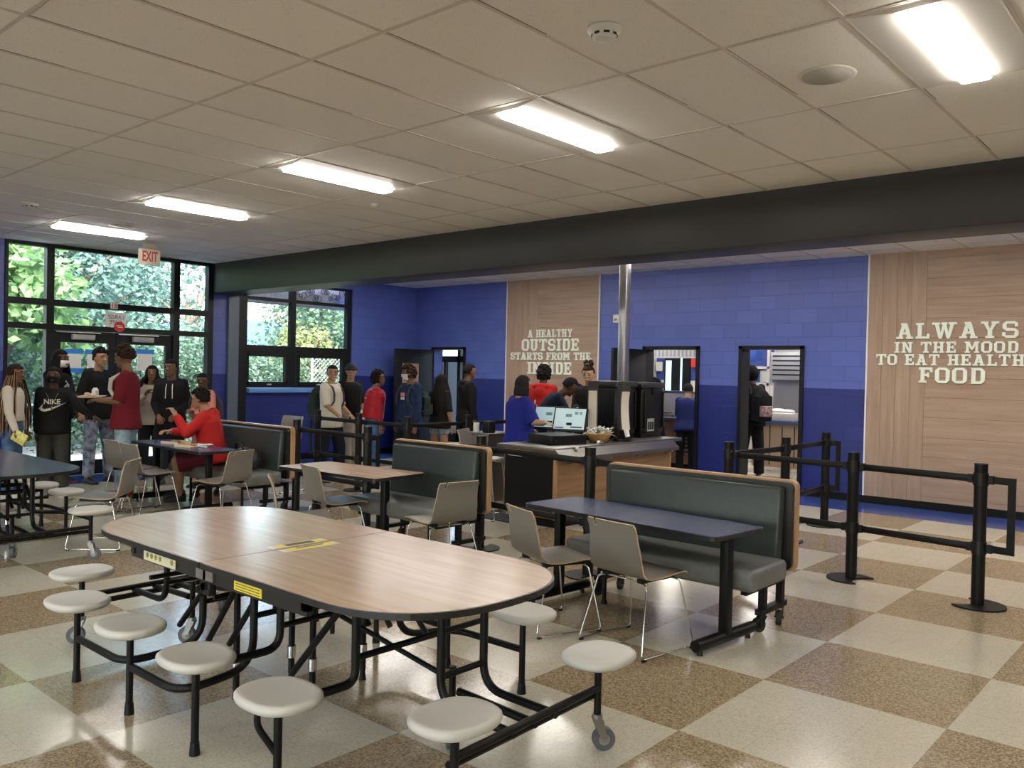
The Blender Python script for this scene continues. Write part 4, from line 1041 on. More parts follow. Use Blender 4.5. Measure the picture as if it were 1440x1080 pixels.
def person(label, loc, face, h, sk, hair, top, bottom, shoes, arms=None, legs=None, lean=0., head=(0, 0), build=1., seat=False, mask=None, grip=(0, 0), extras=None, name='person', female=False):
    """face: heading in degrees (0 looks along +Y, 90 along -X). arms: ((upper dir, fore dir) left, right) in the figure's frame (x right, y ahead)."""
    t = thing(name, label, 'person', loc, R(face))
    S = h; bd = build
    hipz = .525 * S if not seat else seat
    hip = Vector((0, 0, hipz)); U = Matrix.Translation(hip) @ Matrix.Rotation(-R(lean), 4, 'X')
    u = lambda x, y, z: U @ Vector((x * S, y * S, z * S))
    shw = (.080 if female else .089) * (1 + (bd - 1) * .5)
    sh = {-1: u(-shw, -.005, .283), 1: u(shw, -.005, .283)}
    hw = .050
    hp = {-1: hip + Vector((-hw * S, 0, -.005 * S)), 1: hip + Vector((hw * S, 0, -.005 * S))}
    arms = arms or (((-.14, .05, -1), (-.05, .22, -1)), ((.14, .05, -1), (.05, .22, -1)))
    legs = legs or (((-.05, .02, -1), (-.02, -.03, -1)), ((.05, .02, -1), (.02, -.03, -1)))
    J = {}
    for k, s in enumerate((-1, 1)):
        el = sh[s] + V3(arms[k][0]) * .172 * S; wr = el + V3(arms[k][1]) * .148 * S
        kn = hp[s] + V3(legs[k][0]) * .245 * S; an = kn + V3(legs[k][1]) * .232 * S
        if not seat and len(legs[k]) < 3:               # keep the sole on the floor
            an.z = .042 * S; 
        J[s] = (sh[s], el, wr, hp[s], kn, an)
    # ---- head frame
    nb = u(0, -.006, .300)
    HM = Matrix.Translation(u(0, .012, .352)) @ Matrix.Rotation(-R(lean) * .5, 4, 'X') @ Matrix.Rotation(R(head[0]), 4, 'Z') @ Matrix.Rotation(R(head[1]), 4, 'X')
    HM = HM @ Matrix.Translation((0, .008 * S, .045 * S)); hr = Vector((.0455, .056, .066)) * S
    hpnt = lambda x, y, z: HM @ Vector((x * hr.x, y * hr.y, z * hr.z))
    # ---- body: one continuous surface
    b = MB()
    tor = [(-.03, .062, .048), (.03, .075, .052), (.09, .066, .046), (.15, .078, .052), (.21, .088, .056), (.26, .080, .050), (.295, .045, .036)]
    b.loft([oval((0, 0, z * S), rx * S * bd, ry * S * bd, M=U) for z, rx, ry in tor])
    b.cyl(nb, hpnt(0, -.15, -.5), .034 * S, .031 * S)
    HR = HM.to_3x3()
    b.sph(hpnt(0, 0, .12), (hr.x, hr.y, hr.z * .88), rot=HR, u=24, v=16)
    b.sph(hpnt(0, .18, -.42), (hr.x * .80, hr.y * .72, hr.z * .52), rot=HR)
    b.sph(hpnt(0, .52, -.80), (hr.x * .42, hr.y * .34, hr.z * .20), rot=HR)
    b.loft([[hpnt(-.13, .93, .25), hpnt(.13, .93, .25), hpnt(.1, .8, .25), hpnt(-.1, .8, .25)], [hpnt(-.26, 1.2, -.18), hpnt(.26, 1.2, -.18), hpnt(.26, .8, -.24), hpnt(-.26, .8, -.24)]])
    b.sph(hpnt(0, .98, -.48), (hr.x * .36, hr.y * .14, hr.z * .10), rot=HR)
    for s in (-1, 1):
        b.sph(hpnt(s * 1.0, -.05, -.02), (hr.x * .13, hr.y * .26, hr.z * .25), rot=HR, u=10, v=8)
        b.sph(hpnt(s * .42, .80, .30), (hr.x * .36, hr.y * .16, hr.z * .10), rot=HR, u=10, v=8)
    for k, s in enumerate((-1, 1)):
        a, e, w_, hh, kn, an = J[s]
        limb(b, a, e, .030 * S * bd, .024 * S * bd); limb(b, e, w_, .0235 * S * bd, .0165 * S * bd)
        limb(b, hh, kn, .048 * S * bd, .033 * S * bd)
        ca = kn + (an - kn) * .3 + Vector((0, -.008 * S, 0)); limb(b, kn, ca, .032 * S * bd, .034 * S * bd); limb(b, ca, an, .034 * S * bd, .022 * S)
        f = Vector((s * .12, 1, 0)).normalized()
        if seat or len(legs[k]) > 2: pass
        limb(b, an + Vector((0, 0, -.02 * S)), an + f * .07 * S + Vector((0, 0, -.024 * S)), .02 * S, .016 * S)
        # hand: palm, four fingers, thumb
        d = (w_ - e).normalized(); g = grip[k]
        side = d.cross(Vector((0, 0, 1)) if abs(d.z) < .85 else Vector((0, 1, 0)) * 1).normalized()
        if abs(d.z) >= .85: side = Vector((0, 1, 0)) - d * d.y; side.normalize()
        nrm = d.cross(side).normalized()
        if nrm.dot(Vector((-s, 0, -.2))) < 0 and abs(d.z) >= .85: nrm = -nrm
        if abs(d.z) < .85 and nrm.z > 0: nrm = -nrm
        pm = w_ + d * .030 * S
        rot = Matrix((side, nrm, d)).transposed()
        b.sph(pm, (.0235 * S, .0105 * S, .032 * S), rot=rot, u=14, v=10)
        for q in range(4):
            o_ = (q - 1.5) * .0125 * S; L = (.030, .035, .033, .026)[q] * S
            p0 = pm + side * o_ + d * .024 * S
            d1 = (d + nrm * (.18 + .9 * g) + side * (q - 1.5) * .09).normalized(); p1 = p0 + d1 * L * .5
            d2 = (d * (1 - .8 * g) + nrm * (.5 + 1.2 * g) + side * (q - 1.5) * .05).normalized(); p2 = p1 + d2 * L * .5
            limb(b, p0, p1, .0056 * S, .0051 * S); limb(b, p1, p2, .0051 * S, .0044 * S)
        p0 = pm - side * (.018 * S if side.y > 0 or abs(d.z) < .85 else -.018 * S) * (-1 if abs(d.z) >= .85 else s) - d * .008 * S
        sd = (p0 - pm).normalized()
        p1 = p0 + (sd * .8 + d * .7 + nrm * .25).normalized() * .022 * S; p2 = p1 + (d * .9 + nrm * .5).normalized() * .018 * S
        limb(b, p0, p1, .0075 * S, .006 * S); limb(b, p1, p2, .006 * S, .005 * S)
    body = rem(b.build('body', skin(sk), t), .0072, 2)
    # ---- face
    dk = mat('eye_dark', (.012, .008, .006), .6, spec=.1); wh = mat('eye_white', (.30, .28, .26), .6, spec=.1)
    for s in (-1, 1):
        e = MB().sph(hpnt(s * .42, .84, .10), (hr.x * .17, hr.y * .10, hr.z * .06), rot=HR, u=12, v=8).build('eye', wh, t)
        MB().sph(hpnt(s * .42, .935, .10), (hr.x * .12, hr.y * .05, hr.z * .065), rot=HR, u=10, v=8).build('iris', dk, e)
        MB().tube([hpnt(s * .18, 1.0, .30), hpnt(s * .42, .97, .36), hpnt(s * .68, .80, .28)], [.0016 * S, .0026 * S, .0014 * S], seg=6).build('eyebrow', dk, t)
    MB().sph(hpnt(0, 1.08, -.47), (hr.x * .30, hr.y * .07, hr.z * .045), rot=HR, u=12, v=6).sph(hpnt(0, 1.08, -.55), (hr.x * .25, hr.y * .07, hr.z * .05), rot=HR, u=12, v=6).build('lips', mat('lips_' + sk, tuple(c * .62 + .02 * (i == 0) for i, c in enumerate(SKINS[sk])), .4), t)
    if mask:
        m = MB(); rows = []
        for v in range(6):
            zz = -.08 - v * .155; row = []
            for q in range(9):
                a = (q - 4) / 4 * 1.25; bul = 1.25 - .05 * abs(v - 2)
                row.append(hpnt(math.sin(a) * 1.02, math.cos(a) * bul * (1 - .05 * v) + .03, zz))
            rows.append([m.bm.verts.new(p) for p in row])
        for A_, B_ in zip(rows, rows[1:]):
            for q in range(8):
                f = m.bm.faces.new((A_[q], A_[q + 1], B_[q + 1], B_[q])); f.smooth = True
        for s in (-1, 1): m.tube([hpnt(s * .95, .32, -.15), hpnt(s * 1.10, -.1, .05), hpnt(s * 1.1, -.2, -.2), hpnt(s * .93, .3, -.7)], .0012 * S, seg=5)
        o = m.build('face_mask', mask, t, norm=False); so = o.modifiers.new('s', 'SOLIDIFY'); so.thickness = .003
    # ---- clothes
    tc, sl, hem, bulk = top['m'], top.get('sleeve', 'long'), top.get('hem', -.05), top.get('bulk', 1.)
    b = MB(); k = bd * bulk
    z0 = hem
    T = [(z0, .094 if z0 > -.03 else .112, .072 if z0 > -.03 else .083), (z0 + .03, .098 if z0 > -.03 else .112, .075 if z0 > -.03 else .084), (.06, .092, .070), (.12, .092, .070), (.18, .098, .071), (.235, .103, .070), (.272, .098, .062), (.302, .050, .045)]
    T = [q for i, q in enumerate(T) if i < 2 or q[0] > z0 + .05]
    b.loft([oval((0, .002 * S, z * S), rx * S * k, ry * S * k, M=U) for z, rx, ry in T])
    for s in (-1, 1):
        a, e, w_, hh, kn, an = J[s]; rs = (.034 + .012 * (bulk - 1)) * S * bd
        a2 = a + (e - a) * .02
        if sl == 'long':
            limb(b, a2, e, rs * 1.08, rs * .92); b.sph(e, rs * .92); b.cyl(e, e + (w_ - e) * .9, rs * .92, rs * .68)
            b.cyl(e + (w_ - e) * .86, e + (w_ - e) * .98, rs * .60, rs * .60)
        elif sl == 'short':
            b.sph(a2, rs * 1.1); b.cyl(a2, a2 + (e - a2) * .72, rs * 1.1, rs * 1.12)
        elif sl == 'elbow':
            b.sph(a2, rs * 1.1); b.cyl(a2, e + (w_ - e) * .05, rs * 1.12, rs * 1.15)
    if top.get('hood'):
        for q in range(9):
            a = PI * q / 8; b.sph(u(.058 * math.cos(a), -.012 - .045 * math.sin(a), .292 + .010 * math.sin(a)), .027 * S, u=10, v=8)
        b.sph(u(0, -.065, .255), (.05 * S, .028 * S, .055 * S), u=14, v=10)
        b.sph(u(-.035, .035, .287), .022 * S, u=10, v=8).sph(u(.035, .035, .287), .022 * S, u=10, v=8)
    topo = rem(b.build(top.get('n', 'shirt'), tc, t), .011, 3)
    bt = bottom; b = MB(); bk = bt.get('bulk', 1.) * bd
    b.loft([oval((0, 0, z * S), rx * S * bd, ry * S * bd, M=U) for z, rx, ry in ((.075, .082, .060), (.03, .090, .064), (-.01, .098, .068), (-.04, .088, .066))])
    for s in (-1, 1):
        a, e, w_, hh, kn, an = J[s]
        r0, r1, r2 = .056 * S * bk, .043 * S * bk, (.041 if bk < 1.15 else .046) * S * bk
        if bt.get('len') == 'short':
            b.sph(hh, r0); b.cyl(hh, hh + (kn - hh) * bt.get('f', .55), r0, r0 * .98)
        elif bt.get('len') == 'knee':
            b.sph(hh, r0); b.cyl(hh, kn + (an - kn) * .08, r0, r1 * 1.12)
        else:
            b.sph(hh, r0); b.cyl(hh, kn, r0, r1); b.sph(kn, r1); b.cyl(kn, kn + (an - kn) * .93, r1, r2)
    rem(b.build(bt.get('n', 'trousers'), bt['m'], t), .011, 3)
    for k2, s in enumerate((-1, 1)):
        a, e, w_, hh, kn, an = J[s]
        f = Vector((s * .14, 1, 0)).normalized(); sd = Vector((f.y, -f.x, 0)); base = an - Vector((0, 0, .042 * S))
        Mf = basis(base, sd, f, (0, 0, 1))
        m = MB()
        sec = [(-.042, .018, .045), (-.03, .024, .058), (0., .026, .056), (.035, .026, .040), (.07, .029, .030), (.095, .022, .022), (.104, .010, .014)]
        m.loft([[Mf @ (Vector((math.cos(q * PI / 6) * w0, 0, 0)) * S + Vector((0, y * S, (.006 + max(0, math.sin(q * PI / 6)) * hz) * S))) for q in range(12)] for y, w0, hz in sec])
        so_ = m.build('shoe', shoes[0], t)
        m = MB().loft([[Mf @ Vector((x * w0 * 1.08 * S, y * S, z)) for x, z in ((-1, 0), (1, 0), (1, .016), (-1, .016))] for y, w0, hz in sec], smooth=False)
        m.build('sole', shoes[1], so_)
    # ---- hair
    kind, hc = hair[0], hair[1]
    def shell(sc, face_y=.38, face_z=.42, low=-.35, thick=.008, sidelow=None, name='hair'):
        bm = bmesh.new(); bmesh.ops.create_uvsphere(bm, u_segments=28, v_segments=18, radius=1)
        dele = []
        for v in bm.verts:
            x, y, z = v.co
            lo = low if y < .15 else (sidelow if sidelow is not None else -.05)
            if (y > face_y and z < face_z) or z < lo: dele.append(v)
        bmesh.ops.delete(bm, geom=dele, context='VERTS')
        m = MB()
        for v in bm.verts: v.co = hpnt(v.co.x * sc * 1.02, v.co.y * sc - .04, v.co.z * sc * .93 + .12)
        m._merge(bm, None, True)
        for v in m.bm.verts:
            nz = noise.noise(v.co * 90); v.co += (v.co - hpnt(0, 0, 0)).normalized() * nz * .004 * (3 if 'curl' in kind or kind == 'afro' else 1)
        o = m.build(name, hc, t); so = o.modifiers.new('s', 'SOLIDIFY'); so.thickness = thick; so.offset = 0
        return o
    rg = random.Random(int(abs(loc[0] * 100)))
    if kind == 'short': shell(1.07)
    if kind == 'bushy':
        shell(1.12, thick=.012, low=-.3)
        m = MB()
        for q in range(130):
            a = rg.uniform(0, 2 * PI); zz = rg.uniform(.05, 1.05); rr_ = math.sqrt(max(0, 1.1 - zz * zz)); x, y = rr_ * math.cos(a), rr_ * math.sin(a)
            if y > .35 and zz < .55: continue
            m.sph(hpnt(x * 1.16, y * 1.16, zz * 1.22 + .1), .0105 * S, u=8, v=6)
        m.build('curls', hc, t)
    if kind in ('curlytop', 'curly', 'afro'):
        shell(1.08)
        m = MB()
        for q in range(90 if kind != 'curlytop' else 55):
            a = rg.uniform(0, 2 * PI); zz = rg.uniform(.35 if kind == 'curlytop' else (-.5 if kind == 'curly' else -.1), 1.02)
            rr_ = math.sqrt(max(0, 1.05 - zz * zz)); x, y = rr_ * math.cos(a), rr_ * math.sin(a)
            if y > .45 and zz < .55: continue
            m.sph(hpnt(x * 1.1, y * 1.1, zz * 1.12 + .08), rg.uniform(.009, .014) * S * (1.25 if kind == 'curly' else 1), u=8, v=6)
        m.build('curls', hc, t)
    if kind in ('long', 'braids', 'locs', 'bob', 'bun', 'wavy'):
        shell(1.12 if kind != 'bun' else 1.06, thick=.010, low=-.6 if kind != 'bun' else -.35, sidelow=-.3 if kind != 'bun' else None)
        if kind == 'bun':
            m = MB()
            for q in range(34):
                v = V3((rg.uniform(-1, 1), rg.uniform(-1, 1), rg.uniform(-1, 1))); c = hpnt(0, -.35, 1.25)
                m.sph(c + Vector((v.x * .032, v.y * .030, v.z * .026)) * S, .011 * S, u=8, v=6)
            m.build('hair_bun', hc, t)
        if kind == 'bob':
            m = MB(); rings = []
            for zz, sc in ((.1, 1.13), (-.4, 1.22), (-.9, 1.25), (-1.22, 1.16)):
                ring = []
                for q in range(22):
                    a = PI * (1.0 + 1.18 * (q / 21 * 2 - 1) / 2 * 1.0) + PI / 2
                    ring.append(hpnt(math.cos(a) * sc, math.sin(a) * sc, zz))
                rings.append(ring)
            for r0_, r1_ in zip(rings, rings[1:]):
                for q in range(21): m.quad(r0_[q], r0_[q + 1], r1_[q + 1], r1_[q], smooth=True)
            bmesh.ops.remove_doubles(m.bm, verts=m.bm.verts, dist=1e-5)
            o = m.build('bob_side', hc, t); so = o.modifiers.new('s', 'SOLIDIFY'); so.thickness = .014
        if kind in ('long', 'wavy', 'braids', 'locs'):
            n = {'long': 46, 'wavy': 50, 'braids': 40, 'locs': 30}[kind]; L = hair[2] * S
            r_ = {'long': .012, 'wavy': .013, 'braids': .0055, 'locs': .0072}[kind]
            cols = [hc] + ([hair[3]] if len(hair) > 3 else [])
            ms = [MB() for _ in cols]
            for q in range(n):
                a = PI * 1.5 + (q / (n - 1) - .5) * PI * 1.35 + rg.uniform(-.05, .05)
                x, y = math.cos(a), math.sin(a); z0_ = rg.uniform(-.2, .7); rr_ = math.sqrt(max(.2, 1.1 - z0_ * z0_))
                p = [hpnt(x * rr_, y * rr_, z0_), hpnt(x * 1.12, y * 1.12, -.35)]
                out = 1.25; steps = 6; Lq = L * rg.uniform(.82, 1.0); last = p[-1]
                for w in range(1, steps + 1):
                    f = w / steps
                    dirv = HR @ Vector((x, y, 0)); dirv.z = 0; f2 = min(1, f * 2.2)
                    p.append(last + dirv * ({'braids': .055, 'long': .034, 'locs': .012, 'wavy': .03}[kind] * f2 + .008 * f) * S + Vector((rg.uniform(-.006, .006), rg.uniform(-.006, .006) - .012 * f, -Lq * f)))
                ms[q % len(ms) if len(ms) > 1 else 0].tube(p, [r_ * S / 1.7 * (1 if w < len(p) - 1 else .4) * 1.7 for w in range(len(p))], seg=6)
            for mm, c in zip(ms, cols): mm.build('braids' if kind == 'braids' else 'locs' if kind == 'locs' else 'long_hair', c, t)
    if kind == 'beanie':
        shell(1.10, face_y=.55, face_z=.30, low=.10, sidelow=.1, thick=.012, name='beanie')
        MB().tube([hpnt(1.12 * math.cos(q * PI / 14), 1.1 * math.sin(q * PI / 14) - .05, .32) for q in range(28)], .011 * S, closed=True, seg=8).build('beanie_fold', hc, t)
    if kind == 'hoodup':
        shell(1.22, face_y=.45, face_z=.75, low=-.9, sidelow=-.8, thick=.015, name='hood')
    ctx = dict(t=t, u=u, J=J, hpnt=hpnt, S=S, HR=HR, U=U, top=topo, bd=bd, bulk=bulk)
    if extras: extras(ctx)
    return t, ctx
def chest_print(ctx, vs, fs, origin, sx, sz, m, name='chest_print', back=False):
    """lay a flat design on the shirt front by casting it back onto the cloth"""
    dg = bpy.context.evaluated_depsgraph_get(); ev = ctx['top'].evaluated_get(dg); me = ev.to_mesh()
    bv = BVHTree.FromPolygons([v.co for v in me.vertices], [tuple(p.vertices) for p in me.polygons])
    U3 = ctx['U'].to_3x3(); fw = U3 @ Vector((0, -1 if back else 1, 0)); mb = MB(); out = []
    bm = bmesh.new(); V = [bm.verts.new((v.x, v.y, 0)) for v in vs]
    for f in fs:
        try: bm.faces.new([V[i] for i in f])
        except ValueError: pass
    bmesh.ops.triangulate(bm, faces=bm.faces); bmesh.ops.subdivide_edges(bm, edges=[e for e in bm.edges if e.calc_length() * sx > .02], cuts=2, use_grid_fill=False)
    for v in bm.verts:
        x = v.co.x * sx * (-1 if not back else 1); p = ctx['u'](origin[0], 0, origin[1]) + U3 @ Vector((x, 0, v.co.y * sz))
        hit = bv.ray_cast(p + fw * .6, -fw)
        q = hit[0] if hit[0] is not None else p + fw * .1
        v.co = q + fw * .004
    mb._merge(bm, None, True); ev.to_mesh_clear()
    return mb.build(name, m, ctx['t'], norm=False)
def flat(polys):
    vs, fs = [], []
    for p in polys:
        fs.append(tuple(range(len(vs), len(vs) + len(p)))); vs += [Vector((a, b, 0)) for a, b in p]
    return vs, fs
def backpack(ctx, m, strap, pocket=None, size=1.):
    t, u, S = ctx['t'], ctx['u'], ctx['S']; U = ctx['U']
    p = thing('backpack', '', 'backpack'); bpy.data.objects.remove(p)
    b = MB(); k = ctx['bd'] * ctx['bulk']
    M = U @ Matrix.Translation((0, -(.075 * k + .055) * S, .13 * S))
    b.sph((0, 0, 0), (.085 * S * size, .05 * S * size, .13 * S * size), M=M); b.box(-.075 * S * size, .075 * S * size, -.04 * S, .04 * S, -.12 * S * size, .08 * S * size, bev=.02, M=M)
    bag = rem(b.build('backpack', m, t), .012, 3)
    b = MB().box(-.055 * S, .055 * S, -.075 * S, -.035 * S, -.09 * S, .0 * S, bev=.012, M=M); b.build('bag_pocket', pocket or m, bag)
    for s in (-1, 1):
        x = s * .062
        MB().tube([u(x, -.06 * k, .23), u(x, -.05 * k, .285), u(x * 1.02, .0, .302), u(x * 1.05, .055 * k, .275), u(x * 1.12, .076 * k, .22), u(x * 1.2, .078 * k, .15), u(x * 1.5, .05 * k, .10), u(x * 1.4, -.02, .08), u(x * 1.2, -.07 * k, .07)], .0085 * S, fillet=.02, seg=8).build('bag_strap', strap, t)
def drawstrings(ctx, m):
    u, S = ctx['u'], ctx['S']; k = ctx['bd'] * ctx['bulk']
    for s in (-1, 1): MB().tube([u(s * .022, .058 * k, .275), u(s * .024, .078 * k, .24), u(s * .026, .080 * k, .16)], .0032 * S, seg=6).build('drawstring', m, ctx['t'])
HB = mat('hair_black', (.010, .008, .008), .8, spec=.15); HBR = mat('hair_dark_brown', (.028, .016, .010), .8, spec=.15); HBL = mat('hair_blonde_braid', (.26, .14, .06), .5); HG = mat('hair_greying_black', (.022, .020, .020), .8, spec=.15)
CB = cloth('black_knit', (.009, .009, .010)); JEAN = cloth('blue_denim', (.07, .12, .23), var=.35, vscale=14); JEANL = cloth('faded_denim', (.20, .27, .33), var=.4, vscale=12)
JEANR = cloth('ripped_faded_denim', (.22, .25, .32), var=.7, vscale=16); PB = cloth('black_trouser_cloth', (.010, .010, .012)); OL = cloth('olive_grey_cotton', (.055, .055, .045))
SHB = mat('black_shoe', (.012, .012, .014), .5); SOLB = mat('black_sole', (.02, .02, .02), .6); SOLW = mat('white_sole', (.6, .6, .6), .5); SHR = mat('red_shoe', (.35, .03, .03), .5); SHW = mat('white_shoe', (.55, .55, .53), .5)
PRW = mat('white_print', (.62, .60, .55), .6)
dn = ((-.10, .03, -1), (-.03, .15, -1)); 
ARM = lambda ux, uy, uz, fx, fy, fz: ((ux, uy, uz), (fx, fy, fz))
# 1 girl with braids, seen from behind her right side, holding a yellow packet
def ex1(c):
    w = c['J'][1][2]
    m = MB().box(-.09, .09, -.012, .012, -.075, .06, bev=.004); o = m.build('snack_packet', mat('yellow_packet', (.55, .52, .14), .4, var=.3, vscale=30))
    tag(o, 'yellow and green snack packet in the hand of the girl with braids', 'packet')
    M = Matrix.Translation(c['t'].location) @ Matrix.Rotation(c['t'].rotation_euler.z, 4, 'Z')
    o.location = M @ (w + Vector((.02, .05, -.06))); o.rotation_euler = (0, .5, c['t'].rotation_euler.z + 1.3)
person('girl with very long brown and blonde braids in a white top, holding a yellow packet', (-11.2, 3.69, 0), -38, 1.62, 'brown', ('braids', HBR, .46, HBL),
       dict(m=cloth('cream_knit', (.56, .52, .46)), hem=.05, n='sweater'), dict(m=JEAN, n='jeans'), (SHW, SOLW), arms=(ARM(-.2, .1, -1, -.05, .3, -1), ARM(.22, .15, -1, .15, .4, -1)), female=True, grip=(.3, .9), extras=ex1, head=(-12, 0))
# 2 boy in the black sweatshirt with the white print
def ex2(c):
    sw = [(-.02, -.02), (.10, -.10), (.30, -.14), (.55, -.06), (1.1, .34), (.52, .06), (.30, -.0), (.16, .03), (.12, .12), (.20, .30), (.05, .16)]
    half = [[(0, .0), (.10, -.12), (.14, .02), (.2, .27)], [(.10, -.12), (.26, -.15), (.26, -.02), (.14, .02)], [(.26, -.15), (.5, -.08), (.5, .045), (.26, -.02)], [(.5, -.08), (.8, .10), (.8, .17), (.5, .045)], [(.8, .10), (1.15, .33), (.8, .17)]]
    vs, fs = flat([[(x - .55, y - .12) for x, y in p] for p in half]); chest_print(c, vs, fs, (0, .165), .27, .24, PRW, 'chest_emblem')
    vs, fs = text_polys('NIKE', 1., .0, bold=.03); chest_print(c, [Vector((v.x, v.y, 0)) for v in vs], fs, (0, .200), .085, .085, PRW, 'chest_lettering')
    u, S = c['u'], c['S']
    MB().tube([u(-.045, .02, .30), u(-.04, .074, .265), u(-.015, .086, .21), u(.0, .086, .155), u(.015, .086, .21), u(.04, .074, .265), u(.045, .02, .30)], .0025, seg=6).build('necklace', mat('silver_chain', (.5, .48, .42), .25, 1), c['t'])
    MB().box(-.008, .008, .0, .006, -.03, .0, M=Matrix.Translation(u(0, .086, .155))).build('pendant', mat('silver_chain', (.5, .48, .42), .25, 1), c['t'])
person('boy in a black sweatshirt with a large white print, black mask, olive trousers', (-11.25, 4.17, 0), -118, 1.60, 'dark', ('short', HB), dict(m=CB, n='sweatshirt', bulk=1.12), dict(m=OL, bulk=1.15),
       (SHW, SOLW), arms=(ARM(-.55, .25, -.75, -.75, .45, -.45), ARM(.12, .0, -1, .02, .2, -1)), mask=CB, extras=ex2, head=(0, 4))
# 3 tall student with locs and a white mask
def ex3(c):
    vs, fs = flat([[(-.5, -.1), (-.1, .2), (.1, -.3)], [(-.1, .5), (.4, .1), (.3, -.2), (0, .1)], [(-.3, .5), (-.1, .6), (0, .3)], [(.1, -.5), (.4, -.4), (.2, -.2)]]); chest_print(c, vs, fs, (0, .20), .12, .14, PRW)
person('tall student with locs, a white mask and a black shirt with a white graphic', (-12.32, 4.62, 0), -62, 1.83, 'dark', ('locs', HB, .16), dict(m=CB, n='shirt', bulk=1.1, sleeve='elbow'), dict(m=PB, bulk=1.15),
       (SHB, mat('red_sole', (.35, .04, .04), .6)), arms=(ARM(-.15, .1, -1, .1, .5, -.7), ARM(.1, .4, -.9, .2, 1, .1)), mask=PAPER, extras=ex3, grip=(.3, .5))
# 4 boy in the black hoodie and faded ripped jeans
person('boy in a black hoodie and ripped faded jeans standing before the glass doors', (-11.98, 5.02, 0), -72, 1.86, 'tan', ('curlytop', HB), dict(m=CB, n='hoodie', hood=True, bulk=1.08), dict(m=JEANR, n='jeans'), (SHB, SOLB),
       arms=(ARM(-.45, .1, -.9, .35, .9, -.5), ARM(.35, -.1, -1, .35, .55, -.7)), legs=(((-.12, .06, -1), (-.05, .02, -1)), ((.10, .02, -1), (.02, -.02, -1))), head=(-8, 0), grip=(.6, .3))
# 5 boy in the red tee carrying a tray
TEER = cloth('dark_red_jersey', (.125, .009, .017)); TGW = cloth('grey_white_jersey', (.42, .40, .37))
def ex5(c):
    u, S, J = c['u'], c['S'], c['J']; k = c['bd'] * c['bulk']
    vs, fs = flat([[(-.6, 0), (.6, .14), (.6, .2), (-.6, .06)], [(-.1, .2), (.35, .3), (.3, .36), (-.1, .28)]]); chest_print(c, vs, fs, (0, .21), .13, .13, PRW)
    for s in (-1, 1): MB().tube([u(s * .058, .02, .300), u(s * .085, .070 * k, .255), u(s * .092, .074 * k, .19), u(s * .112, .040 * k, .12)], [.009 * S, .016 * S, .014 * S, .009 * S], seg=10).build('shoulder_stripe', TGW, c['t'])
    M = Matrix.Translation(c['t'].location) @ Matrix.Rotation(c['t'].rotation_euler.z, 4, 'Z')
    mid = (J[-1][2] + J[1][2]) / 2 + Vector((0, .11, .025)); p = M @ mid
    t = thing('lunch_tray', 'cream lunch tray with food held by the boy in the red jersey', 'tray', p, c['t'].rotation_euler.z)
    MB().loft([[Vector((x, y, z)) for x, y in ((-.16, -.12), (.16, -.12), (.16, .12), (-.16, .12))] if q == 0 else [Vector((x, y, z)) for x, y in ((-.185, -.14), (.185, -.14), (.185, .14), (-.185, .14))] for q, z in ((0, 0), (1, .022))], smooth=False).build('tray_body', mat('cream_tray', (.62, .52, .36), .6), t)
    f = thing('milk_carton', 'small white carton standing on the held lunch tray', 'carton', p + Vector((.02, .03, .024)), .4)
    MB().box(-.028, .028, -.028, .028, 0, .07, bev=.002).build('carton_body', WHITE, f); MB().prism([(-.028, 0), (.028, 0), (0, .03)], -.028, .028, basis((0, 0, .07), (1, 0, 0), (0, 0, 1), (0, -1, 0))).build('carton_top', WHITE, f)
    for dx, col, nm in ((-.09, (.50, .28, .22), 'food_bun'), (.09, (.62, .55, .50), 'food_roll')):
        q = tag(MB().sph((0, 0, .02), (.045, .035, .022), u=14, v=8).build(nm, mat(nm, col, .6, var=.2, vscale=40)), 'food item lying on the held lunch tray, %s' % ('at its left' if dx < 0 else 'at its right'), 'food')
        q.location = p + Vector((dx, -.02, .022))
person('boy in a dark red jersey with grey shoulder stripes carrying a lunch tray', (-10.45, 4.72, 0), 148, 1.865, 'brown', ('bushy', HBR), dict(m=TEER, n='jersey', sleeve='elbow', bulk=1.18, hem=-.07), dict(m=JEANL, n='jeans', bulk=1.25), (SHR, SOLW),
       arms=(ARM(-.08, .2, -1, .55, 1, .02), ARM(.15, .15, -1, .30, 1, .02)), grip=(.5, .5), extras=ex5, head=(-20, 2))
# 6 student with long hair in the grey beige sweatshirt
person('student with long black hair in a beige and grey sweatshirt and black trousers', (-12.0, 5.78, 0), -100, 1.64, 'brown', ('long', HB, .12), dict(m=cloth('beige_grey_fleece', (.30, .27, .23), var=.25, vscale=5), n='sweatshirt', bulk=1.2), dict(m=PB, bulk=1.1),
       (SHB, SOLB), arms=(ARM(-.3, .2, -1, .3, .9, .0), ARM(.3, .35, -.9, -.2, .6, .5)), female=True, head=(-20, 5))
# 7 boy in the long black hoodie
def ex7(c): drawstrings(c, PAPER)
person('smiling boy in a long black hoodie with white drawstrings', (-11.25, 5.70, 0), -128, 1.735, 'brown', ('short', HB), dict(m=CB, n='hoodie', hood=True, bulk=1.18, hem=-.16), dict(m=cloth('grey_black_denim', (.03, .035, .04))), (SHB, SOLB),
       arms=(ARM(-.22, .05, -1, .45, .7, -.5), ARM(.2, .05, -1, -.35, .7, -.6)), extras=ex7, head=(-18, 0), grip=(.5, .5))
